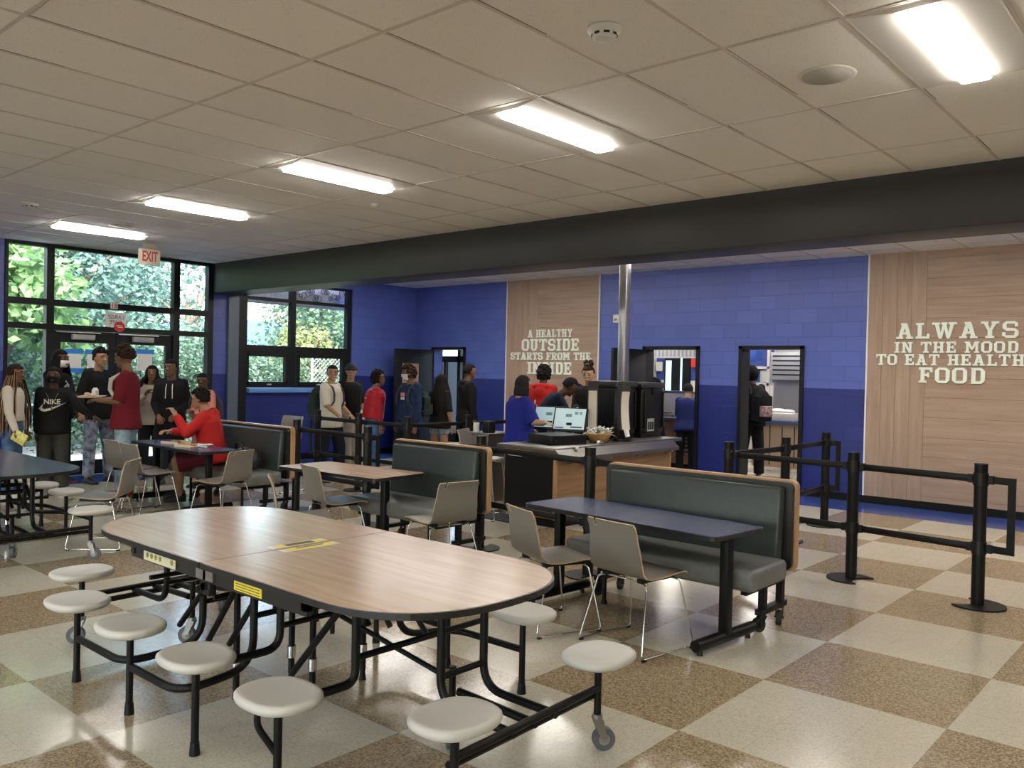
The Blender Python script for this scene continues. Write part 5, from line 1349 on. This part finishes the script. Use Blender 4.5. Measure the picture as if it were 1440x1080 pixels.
# 8 student in the pink hoodie with a red straw-like stick
PINK = cloth('salmon_fleece', (.52, .20, .15))
def ex8(c):
    u, S = c['u'], c['S']; k = c['bd'] * c['bulk']
    for s in (-1, 1): MB().tube([u(s * .055, .0, .305), u(s * .062, .062 * k, .275), u(s * .070, .080 * k, .22), u(s * .074, .082 * k, .14)], .010 * S, seg=8).build('bag_strap', mat('dark_strap', (.02, .02, .03), .6), c['t'])
    vs, fs = flat([[(-.5 + q * .17, 0), (-.39 + q * .17, 0), (-.39 + q * .17, .1), (-.5 + q * .17, .1)] for q in range(7)]); chest_print(c, vs, fs, (0, .19), .15, .15, mat('print_brown', (.25, .09, .06), .6))
    b = MB().sph((0, 0, 0), (.075 * S, .045 * S, .12 * S), M=c['U'] @ Matrix.Translation((0, -.13 * S, .14 * S))); b.build('backpack', mat('dark_strap', (.02, .02, .03), .6), c['t'])
    MB().cyl(u(.085, -.11, .20), u(.10, -.06, .44), .005, seg=8).build('red_stick', mat('red_stick', (.7, .10, .10), .4), c['t'])
person('student in a salmon pink hoodie with dark straps and a red stick behind the shoulder', (-10.62, 5.84, 0), -172, 1.555, 'dark', ('short', HB), dict(m=PINK, n='hoodie', hood=True, bulk=1.15), dict(m=PINK, n='joggers', bulk=1.2), (SHB, SOLB),
       arms=(ARM(-.25, .1, -1, .6, .6, .1), ARM(.25, .1, -1, -.6, .6, .15)), extras=ex8, head=(35, 0), grip=(.8, .8))
# 9 boy seated at the far table in red
REDH = cloth('bright_red_fleece', (.40, .018, .018))
def ex9(c):
    u, S = c['u'], c['S']; rg = random.Random(2)
    pol = []
    for q in range(16):
        x, y = rg.uniform(-.5, .5), rg.uniform(-.3, .3); a = rg.uniform(.8, 2.2); L = rg.uniform(.12, .32); dx, dy = math.cos(a) * L, math.sin(a) * L
        pol.append([(x, y), (x + .05, y), (x + dx + .05, y + dy), (x + dx, y + dy)])
    vs, fs = flat(pol); chest_print(c, vs, fs, (.0, .19), .13, .16, PRW, 'chest_scribble')
    hp = c['hpnt']; m = MB()
    for s in (-1, 1): m.tube([hp(s * .42 + .28 * math.cos(q * PI / 6), 1.06, .08 + .2 * math.sin(q * PI / 6)) for q in range(12)], .0016, closed=True, seg=6); m.tube([hp(s * .70, 1.02, .1), hp(s * 1.05, -.05, .1)], .0016, seg=6)
    m.tube([hp(-.14, 1.08, .1), hp(.14, 1.08, .1)], .0016, seg=6); m.build('glasses', BLACK, c['t'])
person('boy with glasses in a bright red hoodie seated at the far blue table', (-9.34, 5.28, 0), 150, 1.72, 'tan', ('curlytop', HB), dict(m=REDH, n='hoodie', hood=True, bulk=1.2), dict(m=cloth('maroon_shorts', (.12, .02, .03)), n='shorts', len='knee', bulk=1.2), (SHB, SOLB),
       seat=.578, arms=(ARM(-.25, .75, -.7, .35, .5, .8), ARM(.3, .7, -.8, -.5, .8, .05)), legs=(((-.15, 1, -.12), (0, -.1, -1)), ((.15, 1, -.12), (0, -.05, -1))), lean=12, extras=ex9, grip=(.7, .5), head=(-20, 4), build=1.1)
# 10, 11 boys entering the queue
def ex10(c): backpack(c, cloth('dark_teal_bag', (.02, .035, .035)), mat('dark_strap', (.02, .02, .03), .6), size=1.15)
person('smiling boy in a white tee with a dark backpack in the queue', (-10.45, 7.80, 0), -72, 1.71, 'tan', ('short', HB), dict(m=cloth('off_white_cotton', (.54, .51, .44)), n='tee', sleeve='elbow', bulk=1.15, hem=-.08), dict(m=cloth('navy_sweat', (.014, .018, .03)), n='joggers', bulk=1.25), (SHB, SOLW),
       arms=(ARM(-.15, .2, -1, .25, .9, -.6), ARM(.12, .25, -1, -.1, .8, -.6)), extras=ex10, head=(-48, 0), legs=(((-.05, .25, -1), (-.02, -.05, -1)), ((.05, -.12, -1), (.02, -.2, -1))))
person('boy in a dark beanie and black tee behind the boy with the backpack', (-10.75, 8.40, 0), -95, 1.745, 'tan', ('beanie', mat('dark_beanie', (.012, .014, .016), .8)), dict(m=CB, n='tee', sleeve='elbow', bulk=1.1), dict(m=cloth('cream_joggers', (.52, .48, .40)), n='joggers', bulk=1.5), (SHW, SOLW), head=(-35, 0),
       legs=(((-.08, .1, -1), (-.02, -.03, -1)), ((.12, .18, -1), (.02, -.03, -1))))
# 12 red jacket
def ex12(c):
    u, S = c['u'], c['S']
    for s in (-1, 1): MB().tube([u(s * .05, .06, .27), u(s * .062, .01, .305), u(s * .060, -.055, .285), u(s * .030, -.088, .20)], .006 * S, seg=8).build('white_strap', PAPER, c['t'])
person('student in a red puffy jacket and blue jeans seen from behind, hand on hip', (-10.10, 8.32, 0), -28, 1.64, 'brown', ('curly', HB), dict(m=cloth('red_nylon', (.34, .012, .024), rough=.5), n='jacket', bulk=1.32, hem=.02), dict(m=cloth('mid_blue_denim', (.06, .16, .34), var=.3, vscale=12), n='jeans', bulk=1.15), (SHB, SOLB),
       arms=(ARM(-.9, -.1, -.5, .6, .1, -.7), ARM(.2, .05, -1, .05, .15, -1)), extras=ex12, female=True, lean=6, head=(-10, 12))
# 13 blue hoodie and mask
def ex13(c):
    vs, fs = flat([[(-.3, 0), (.3, 0), (.3, .35), (-.3, .35)]]); chest_print(c, vs, fs, (0, .20), .16, .16, mat('pink_print', (.6, .18, .25), .6), 'pink_chest_print')
    vs, fs = flat([[(-.25, -.3), (-.02, -.3), (-.1, -.05), (-.28, -.08)], [(.05, -.32), (.3, -.28), (.22, -.03), (.02, -.06)]]); chest_print(c, vs, fs, (0, .20), .16, .16, PRW, 'white_chest_print')
    backpack(c, cloth('dark_teal_bag', (.02, .035, .035)), mat('dark_strap', (.02, .02, .03), .6), size=.9)
person('student in a navy hoodie with pink and white print and pale mask', (-9.50, 8.55, 0), 178, 1.73, 'brown', ('curly', HBR), dict(m=cloth('navy_fleece', (.012, .024, .065), var=.5, vscale=14), n='hoodie', hood=True, bulk=1.18, hem=-.09), dict(m=PB), (SHB, SOLB), mask=mat('pale_blue_mask', (.55, .62, .70), .7), extras=ex13, head=(-25, 0))
# 14, 15 by the open door
person('woman with long dark hair in a black tee and denim shorts seen from behind', (-9.45, 9.12, 0), 8, 1.60, 'tan', ('long', HB, .28), dict(m=CB, n='tee', sleeve='elbow', bulk=1.12, hem=-.05), dict(m=JEANL, n='shorts', len='short', f=.42), (SHB, SOLB), female=True, arms=(ARM(-.35, -.05, -1, .2, .5, -.7), ARM(.25, -.05, -1, .0, .35, -1)))
person('person in dark clothes at the right edge of the far doorway', (-9.45, 9.72, 0), -30, 1.78, 'brown', ('short', HB), dict(m=CB, n='hoodie', hood=True, bulk=1.15), dict(m=PB, bulk=1.2), (SHB, SOLB))
# 16 cashier
RB = cloth('royal_blue_polo', (.014, .022, .22))
person('cashier with a black bob in a royal blue polo shirt at the till', (-6.60, 7.70, 0), -22, 1.62, 'light', ('bob', HG), dict(m=RB, n='polo', sleeve='elbow', bulk=1.25, hem=-.075), dict(m=PB, bulk=1.25), (SHB, SOLB), name='person',
       arms=(ARM(-.12, .1, -1, .0, .8, -.3), ARM(.42, .25, -.9, 1, .05, .04)), female=True, build=1.08, grip=(.3, .25), head=(14, -6))
# 17..20 behind the counter
def ex17(c):
    vs, fs = flat([[(-.2, -.3), (0, -.2), (-.05, .1), (-.25, .05)], [(0, -.5), (.12, -.45), (.1, -.3), (0, -.35)]]); chest_print(c, vs, fs, (-.03, .18), .13, .16, PRW, 'back_print', back=True)
person('boy in a red hoodie with his back turned, beyond the cashier', (-7.75, 9.55, 0), 20, 1.765, 'dark', ('curly', HB), dict(m=cloth('bright_red_fleece', (.52, .022, .022)), n='hoodie', hood=True, bulk=1.12), dict(m=PB), (SHB, SOLB), extras=ex17)
person('student in a navy sweatshirt bending over the far side of the counter', (-7.16, 8.70, 0), -52, 1.76, 'dark', ('short', HB), dict(m=cloth('navy_cotton', (.010, .014, .035)), n='sweatshirt', bulk=1.2), dict(m=PB), (SHB, SOLB), lean=36, arms=(ARM(-.1, .5, -.9, .1, .8, -.3), ARM(.1, .5, -.9, -.1, .8, -.3)), head=(0, -15))
person('woman with a high curly bun and a black shirt behind the counter', (-7.06, 9.73, 0), -148, 1.79, 'light', ('bun', HBR), dict(m=CB, n='shirt', bulk=1.2), dict(m=PB), (SHB, SOLB), female=True, head=(-10, -14), arms=(ARM(-.1, .3, -1, .3, 1, 0), ARM(.1, .3, -1, -.2, 1, 0)), build=1.05)
person('person in black just inside the kitchen, right of the tall dispensers', (-6.34, 10.26, 0), -20, 1.60, 'tan', ('curly', HB), dict(m=CB, n='sweatshirt', bulk=1.15), dict(m=PB), (SHB, SOLB))
# 21, 22 in the kitchen
def ex21(c):
    hp, S = c['hpnt'], c['S']
person('kitchen worker in dark blue leaning to the serving counter', (-6.90, 12.24, 0), 25, 1.56, 'light', ('short', HG), dict(m=cloth('worker_blue', (.02, .03, .14)), n='uniform_shirt', bulk=1.2), dict(m=PB), (SHB, SOLB), lean=14, arms=(ARM(-.1, .5, -.8, .1, 1, -.1), ARM(.1, .5, -.8, -.1, 1, -.1)), grip=(.4, .4))
def ex22(c):
    backpack(c, cloth('black_patterned_bag', (.012, .012, .014)), mat('dark_strap', (.02, .02, .03), .6), pocket=mat('white_red_pocket', (.45, .30, .30), .6, var=.8, vscale=25), size=1.1)
person('student in a black hood with a patterned backpack in the right kitchen doorway', (-6.02, 12.75, 0), 62, 1.84, 'dark', ('hoodup', CB), dict(m=CB, n='hoodie', bulk=1.15), dict(m=PB, bulk=1.1), (SHW, SOLW), extras=ex22, legs=(((-.05, .10, -1), (-.02, -.03, -1)), ((.05, -.12, -1), (.02, -.03, -1))))

# bag beside the seated boy
t = thing('black_bag', 'black bag slumped on the far left bench beside the boy in red', 'bag', (-8.66, 5.28, .478))
rem(MB().sph((0, 0, .12), (.17, .12, .13)).sph((.08, .03, .10), (.13, .11, .11)).build('bag_body', mat('black_nylon', (.015, .015, .017), .5, bump=.4, bscale=20), t), .012)
MB().tube([(-.08, -.06, .20), (-.04, -.10, .30), (.06, -.10, .30), (.10, -.06, .18)], .010, .04).build('bag_handle', BLACK, t)
# ------------------------------------------------------------------ kitchen behind the serving openings
KX0, KX1, KY0, KY1, KH = -10.4, -2.6, YB + .22, 17.0, 2.9
KW = mat('kitchen_wall', (.74, .74, .71), .45)
w = MB().box(KX0 - .1, KX0, KY0, KY1, 0, KH).box(KX1, KX1 + .1, KY0, KY1, 0, KH).box(KX0, KX1, KY1, KY1 + .1, 0, 1.55)
struct('wall_kitchen', w, KW)
struct('wall_kitchen_upper', MB().box(KX0, KX1, KY1, KY1 + .1, 1.55, KH), mat('kitchen_blue_paint', (.05, .08, .34), .45))
struct('ceiling_kitchen', MB().box(KX0 - .1, KX1 + .1, KY0, KY1 + .1, KH, KH + .1), KW)
def fluo(x, y, label):
    t = copy_tree(proto_light); t.location = (x, y, KH); t['label'] = label; t['group'] = 'kitchen ceiling lights'
for x, y in ((-8.9, 13.6), (-9.3, 15.8), (-7.2, 15.6), (-6.6, 14.0), (-4.2, 14.0), (-4.6, 15.8), (-5.4, 12.7), (-7.3, 12.5)): fluo(x, y, 'ceiling light inside the kitchen')
# serving line seen through the left opening: wood front, steel top, guard glass, salad pans
t = thing('serving_counter', 'wood-fronted serving counter in the kitchen with louvres and a steel top', 'counter', (-7.55, 13.2, 0))
MB().box(-.9, .62, -.35, .35, .14, .88).build('cabinet', COUNTERW, t); MB().box(-.88, .58, -.33, .33, 0, .14).build('plinth', BLACK, t)
MB().box(-.95, .68, -.42, .40, .88, .93, bev=.004).build('countertop', STEELH, t)
m = MB()
for k in range(4): m.box(.12, .52, -.356, -.349, .34 + k * .07, .365 + k * .07)
m.build('louvre', BLACKP, t)
MB().box(.62, .66, -.36, .36, .14, .88).build('end_panel', BLACK, t)
MB().quad((-.9, -.38, 1.02), (.6, -.38, 1.02), (.6, -.10, 1.36), (-.9, -.10, 1.36)).build('sneeze_guard', GLASSK, t)
MB().box(-.9, .6, -.12, .18, 1.36, 1.385).box(.58, .60, -.06, -.03, .93, 1.36).box(-.9, -.88, -.06, -.03, .93, 1.36).build('guard_shelf', STEEL, t)
GR = mat('salad_green', (.20, .30, .08), .6, var=.5, vscale=40)
for k, (x, c) in enumerate(((.36, GR), (.05, mat('pan_pale', (.55, .52, .44), .5)), (-.3, mat('pan_orange', (.45, .2, .05), .6, var=.4, vscale=30)))):
    p = thing('food_pan', ['steel pan of green salad at the right end of the serving counter', 'steel pan of pale food in the middle of the serving counter', 'steel pan of orange food on the serving counter, farthest left'][k], 'food pan', (-7.55 + x, 13.12, .9305))
    MB().box(-.13, .13, -.16, .16, 0, .05, bev=.006).build('pan_body', STEEL, p)
    m = MB(); rr = random.Random(k)
    for q in range(26): m.sph((rr.uniform(-.1, .1), rr.uniform(-.13, .13), .05 + rr.uniform(0, .03)), rr.uniform(.018, .03), u=8, v=6)
    m.build('food', c, p)
t = thing('food_dome', 'clear rounded cover over food on the serving counter', 'cover', (-7.62, 13.33, .9305))
MB().lathe([(.20, 0), (.20, .05), (.17, .14), (.10, .20), (.001, .22)], seg=24).build('dome', GLASSK, t)
t = thing('recessed_doorway', 'dark double doorway on the far kitchen wall with bright slits', 'doorway', (-9.75, 16.98, 0))
MB().box(-.40, .25, -.05, .0, 0, 2.2).build('door_slab', DOORP, t)
MB().box(-.36, -.22, -.06, -.05, .3, 2.0).box(.02, .06, -.06, -.05, .3, 2.1).build('glowing_slit', emit('daylit_slit', (.45, .85, .95), 1.2), t)  # opaque slits emit their own light in place of daylight
t = thing('valance', 'pale patterned valance hanging across the kitchen serving opening', 'valance', (-8.0, 14.6, 2.0))
MB().box(-1.1, 1.0, -.02, .02, 0, .30).build('panel', mat('valance_pale', (.60, .61, .62), .6, var=.15, vscale=40), t)
m = MB()
for k in range(24): m.box(-1.06 + k * .087, -1.02 + k * .087, -.026, -.02, .03, .27)
m.build('slat', mat('valance_grey', (.36, .38, .42), .6), t)
t = thing('kitchen_sign', 'red sign high on the kitchen wall seen through the left opening', 'sign', (-9.28, 16.9, 1.85))
MB().box(-.16, .16, -.03, 0, 0, .20, bev=.005).build('plate', mat('sign_red_box', (.55, .03, .03), .5), t)
t = thing('soap_dispenser', 'white wall dispenser seen through the left kitchen opening', 'dispenser', (-10.28, 16.95, 1.75))
MB().box(-.08, .08, -.09, 0, 0, .22, bev=.02).build('dispenser_body', WHITE, t)
# hood and cooking line in the right opening
t = thing('vent_hood', 'stainless wall unit with dark louvre slots in the right kitchen doorway', 'vent unit', (-6.28, 15.0, 0))
MB().box(-.36, .44, -.05, .25, .92, 2.3).build('back_panel', mat('kitchen_steel', (.42, .42, .40), .38, .8, var=.08, vscale=4), t)
MB().box(-.36, .44, -.22, -.05, 1.62, 2.12, bev=.01).build('louvre_box', mat('louvre_grey', (.42, .43, .45), .4, .4), t)
m = MB()
for k in range(5): m.box(-.31, .39, -.226, -.219, 1.70 + k * .085, 1.725 + k * .085)
m.build('louvre_slot', BLACKP, t)
MB().box(.36, .46, -.30, -.20, 2.0, 2.16, bev=.01).build('control_box', WHITE, t)
t = thing('work_counter', 'blue-edged kitchen counter with tan front in the right doorway', 'counter', (-6.0, 14.35, 0))
MB().box(-.6, .5, -.32, .32, .1, .86).build('cabinet', mat('tan_cabinet', (.34, .24, .17), .5), t); MB().box(-.64, .54, -.36, .36, .86, .90).build('countertop', mat('blue_edge', (.05, .09, .25), .4), t)
m = MB()
for k in range(5): m.box(-.5 + k * .22, -.485 + k * .22, -.326, -.319, .14, .82)
m.build('door_gap', BLACKP, t)
t = thing('linen_tub', 'white tub of folded cloths on the kitchen counter in the right doorway', 'tub', (-6.12, 14.2, .90))
MB().box(-.26, .24, -.15, .15, 0, .15, bev=.02).build('tub_body', mat('tub_pale', (.58, .55, .52), .5), t)
MB().sph((-.08, 0, .17), (.16, .12, .05)).sph((.08, 0, .17), (.13, .11, .04)).build('folded_cloth', PAPER, t)
t = thing('equipment_stand', 'pale and blue kitchen equipment behind the hooded student', 'equipment', (-7.35, 15.6, 1.4))
MB().box(-.25, .05, 0, .3, .55, .9, bev=.02).box(-.2, .1, 0, .3, .18, .42, bev=.02).build('blue_bins', mat('bin_blue', (.04, .10, .42), .4), t)
MB().box(-.3, .35, .0, .35, .42, .47).box(-.3, .35, 0, .35, .10, .15).box(.10, .30, .05, .25, .15, .40, bev=.03).box(.28, .33, .0, .05, -1.4, .9).box(-.3, -.25, .0, .05, -1.4, .9).build('shelf_rack', WHITE, t)

# ------------------------------------------------------------------ outside
GROUND = mat('pale_pavement', (.46, .46, .44), .8, var=.2, vscale=3)
tag(MB().box(-60, XL - .3, -25, 45, -.22, -.12).build('ground', GROUND), kind='structure')
tag(MB().box(-60, -14.2, -25, 45, -.118, -.115).build('lawn', mat('lawn_green', (.07, .10, .05), .9, var=.4, vscale=5)), 'short green lawn outside beyond the windows', 'grass', kind='stuff')
MB_path = tag(MB().box(-19, -13.1, -25, 45, -.112, -.105).build('path', GROUND), kind='structure')
def leafmat(name, col, sc):
    m = mat(name, col, .5, var=.35, vscale=sc); nt = m.node_tree; b = nt.nodes['Principled BSDF']; o_ = [n for n in nt.nodes if n.type == 'OUTPUT_MATERIAL'][0]
    tr = nt.nodes.new('ShaderNodeBsdfTranslucent'); mx = nt.nodes.new('ShaderNodeMixShader'); mx.inputs[0].default_value = .4
    src = b.inputs['Base Color'].links[0].from_socket; nt.links.new(src, tr.inputs[0]); nt.links.new(b.outputs[0], mx.inputs[1]); nt.links.new(tr.outputs[0], mx.inputs[2]); nt.links.new(mx.outputs[0], o_.inputs[0])
    return m
LEAFS = [leafmat('leaf_bright_green', (.13, .24, .09), 4), leafmat('leaf_mid_green', (.08, .15, .10), 3), leafmat('leaf_blue_green', (.075, .145, .12), 3), leafmat('leaf_yellow_green', (.17, .21, .08), 4)]
LEAFS_OLD = lambda: [mat('leaf_bright_green', (.22, .42, .07), .5, var=.35, vscale=4), mat('leaf_mid_green', (.09, .22, .06), .5, var=.4, vscale=3), mat('leaf_blue_green', (.07, .19, .11), .5, var=.4, vscale=3), mat('leaf_yellow_green', (.35, .40, .08), .5, var=.3, vscale=4)]
BARK = mat('bark', (.10, .07, .05), .9, bump=.5, bscale=30)
def tree(label, x, y, h, rx, rz, n, ls, mi, zc=None, name='tree', seed=0, grp=None):
    t = thing(name, label, 'tree' if name == 'tree' else 'shrub', (x, y, -.1), 0, grp); rg = random.Random(seed + int(abs(x * 10)))
    zc = zc if zc is not None else h - rz
    if name == 'tree':
        m = MB().tube([(0, 0, 0), (.1, .05, zc * .5), (0, 0, zc)], [.16, .13, .07], seg=8)
        for q in range(7):
            a = rg.uniform(0, 6.28); m.tube([(0, 0, zc * rg.uniform(.45, .9)), (math.cos(a) * rx * .7, math.sin(a) * rx * .7, zc + rz * rg.uniform(-.4, .6))], [.06, .02], seg=6)
        m.build('trunk', BARK, t)
    bm = bmesh.new(); cl = [Vector((rg.gauss(0, .42) * rx, rg.gauss(0, .42) * rx, zc + rg.uniform(-.8, .85) * rz)) for _ in range(max(8, n // 90))]
    for q in range(n):
        c = rg.choice(cl); p = c + Vector((rg.gauss(0, .28), rg.gauss(0, .28), rg.gauss(0, .22))) * (rx * .6)
        s_ = ls * rg.uniform(.6, 1.2); d = Vector((rg.uniform(-1, 1), rg.uniform(-1, 1), rg.uniform(-.9, .3))).normalized(); sd = d.orthogonal().normalized(); sd.rotate(Matrix.Rotation(rg.uniform(0, 6.28), 3, d)); up = d.cross(sd)
        a, b_, c_, e = p, p + d * s_ * .5 + sd * s_ * .3 + up * .06 * s_, p + d * s_, p + d * s_ * .5 - sd * s_ * .3 + up * .06 * s_
        V = [bm.verts.new(v) for v in (a, b_, c_, e)]
        f1 = bm.faces.new((V[0], V[1], V[2])); f2 = bm.faces.new((V[0], V[2], V[3]))
    me = bpy.data.meshes.new('foliage'); bm.to_mesh(me); bm.free(); me.materials.append(LEAFS[mi]); o = bpy.data.objects.new('foliage', me); COL.objects.link(o); o.parent = t
    return t
T = [('big-leaved bright green tree outside at the top left of the window wall', -16.0, 5.0, 4.6, 1.5, 1.2, 3600, .23, 0, 3.0),
     ('tall blue-green tree outside behind the glass doors', -19.5, 7.2, 7.0, 2.4, 3.2, 16000, .17, 2, 3.6),
     ('mid green tree outside left of the glass doors', -20.5, 4.6, 6.6, 2.2, 3.0, 12000, .17, 2, 3.4),
     ('thin pale tree outside behind the right pane of the window wall', -21.5, 11.3, 5.2, 1.2, 1.8, 900, .16, 2, 3.5),
     ('leafy tree outside filling the alcove window', -19.5, 14.4, 4.5, 2.1, 1.9, 12000, .14, 1, 2.6),
     ('yellow-tinged tree outside at the middle of the alcove window', -18.5, 12.9, 3.2, 1.0, 1.1, 2600, .14, 3, 1.9),
     ('green tree far outside beyond the right side of the alcove window', -24.0, 19.0, 6.5, 3.0, 2.8, 6000, .22, 1, 3.2)]
T += [('dark tree mass far outside, left behind the glass doors', -30.0, 6.0, 9.5, 4.0, 4.6, 9000, .36, 2, 4.6), ('dark tree mass far outside, right behind the glass doors', -30.5, 12.8, 9.0, 3.6, 4.2, 8000, .36, 2, 4.3),
      ('dark tree mass far outside behind the right of the alcove window', -29.0, 23.5, 7.0, 3.2, 3.4, 7000, .32, 1, 3.2)]
for k, a in enumerate(T): tree(*a, seed=k)
B = [('dense bush outside low behind the left pane of the window wall', -17.2, 4.9, 2.6, 1.3, 1.3, 9000, .10, 1), ('dense bush outside behind the glass doors', -17.6, 7.1, 2.5, 1.4, 1.3, 9500, .10, 1),
     ('mid green bush outside low behind the right pane of the window wall', -17.0, 9.1, 2.6, 1.2, 1.3, 9000, .10, 1), ('green bush outside under the left half of the alcove window', -17.8, 11.3, 2.3, 1.2, 1.2, 8000, .10, 1),
     ('green bush outside behind the chain-link fence', -18.6, 13.6, 2.1, 1.3, 1.1, 5500, .10, 1), ('low green hedge outside far behind the doors', -22.5, 6.0, 2.4, 2.4, 1.2, 4500, .14, 1), ('low green hedge outside far behind the alcove window', -22.5, 16.0, 2.4, 2.6, 1.2, 4500, .14, 1)]
for k, a in enumerate(B): tree(*a, name='shrub', seed=50 + k)
t = thing('chain_link_fence', 'pale chain-link fence panel outside behind the alcove window', 'fence', (-16.4, 12.3, -.1))
m = MB()
for k in range(4): m.cyl((0, -.6 + k * 1.1, 0), (0, -.6 + k * 1.1, 2.15), .03)
m.build('fence_post', mat('galvanised', (.30, .32, .33), .5, .4), t)
m = MB().cyl((0, -.6, 2.1), (0, 2.7, 2.1), .02).cyl((0, -.6, .1), (0, 2.7, .1), .02)
m.build('fence_rail', mat('galvanised', (.30, .32, .33), .5, .4), t)
m = MB()
for k in range(-18, 30):
    for s in (1, -1):
        y0 = -.6 + k * .11; pts = []
        ya, za, yb, zb = y0, .1, y0 + 2.0, 2.1
        if ya < -.6: za += (-.6 - ya); ya = -.6
        if yb > 2.7: zb -= (yb - 2.7); yb = 2.7
        if zb - za < .05: continue
        if s < 0: ya, yb = 2.1 - ya, 2.1 - yb
        m.cyl((.0, ya, za), (.0, yb, zb), .005, seg=4, cap=False)
m.build('wire_mesh', mat('galvanised', (.30, .32, .33), .5, .4), t)
t = thing('neighbouring_building', 'distant building with a blue roof outside the alcove window', 'building', (-44, 28.5, -.1))
MB().box(-4, 4, -6, 6, 0, 2.9).build('walls', mat('pale_render', (.62, .63, .64), .8), t)
MB().prism([(-6.4, 0), (6.4, 0), (5.0, 1.3), (-5.0, 1.3)], -4.3, 4.3, basis((0, 0, 2.9), (0, 1, 0), (0, 0, 1), (1, 0, 0))).build('roof', mat('blue_roof', (.05, .16, .30), .5), t)

# ------------------------------------------------------------------ light, sky, camera
w = bpy.data.worlds.new('World'); SC.world = w; w.use_nodes = True; nt = w.node_tree
bg = nt.nodes['Background']
sky = nt.nodes.new('ShaderNodeTexSky'); sky.sky_type = 'NISHITA'; sky.sun_disc = False; sky.sun_elevation = R(42); sky.sun_rotation = R(120); sky.dust_density = 4; sky.air_density = 1.2
hs = nt.nodes.new('ShaderNodeHueSaturation'); hs.inputs['Saturation'].default_value = .9
nt.links.new(sky.outputs[0], hs.inputs['Color']); nt.links.new(hs.outputs[0], bg.inputs[0]); bg.inputs[1].default_value = SKYS
sun = bpy.data.lights.new('sun', 'SUN'); sun.energy = SUNE; sun.angle = R(3); sun.color = (1, .96, .88)
so = bpy.data.objects.new('sun', sun); COL.objects.link(so); so.rotation_euler = Vector((.62, .28, .74)).to_track_quat('Z', 'Y').to_euler()
cam = bpy.data.cameras.new('camera'); co = bpy.data.objects.new('camera', cam); COL.objects.link(co)
yaw, pitch, roll = .71837, -.01349, .0217
fwd = Vector((-math.sin(yaw) * math.cos(pitch), math.cos(yaw) * math.cos(pitch), math.sin(pitch))); right = Vector((math.cos(yaw), math.sin(yaw), 0)); up = right.cross(fwd)
r2 = math.cos(roll) * right + math.sin(roll) * up; u2 = -math.sin(roll) * right + math.cos(roll) * up
M = Matrix((r2, u2, -fwd)).transposed().to_4x4(); M.translation = (0, 0, 1.6445); co.matrix_world = M
cam.sensor_width = 36; cam.lens = 1186.87 / 1440 * 36; cam.clip_start = .05; cam.clip_end = 300
SC.camera = co
vs_ = SC.view_settings; vs_.view_transform = 'Standard'; vs_.look = 'None'; vs_.gamma = 1; vs_.use_curve_mapping = False; vs_.exposure = EXPO
SC.cycles.max_bounces = 8; SC.cycles.diffuse_bounces = 5; SC.cycles.glossy_bounces = 4; SC.cycles.transparent_max_bounces = 12
SC.cycles.caustics_reflective = False; SC.cycles.caustics_refractive = False; SC.cycles.sample_clamp_indirect = 6; SC.cycles.use_denoising = True
SC.cycles.use_fast_gi = False
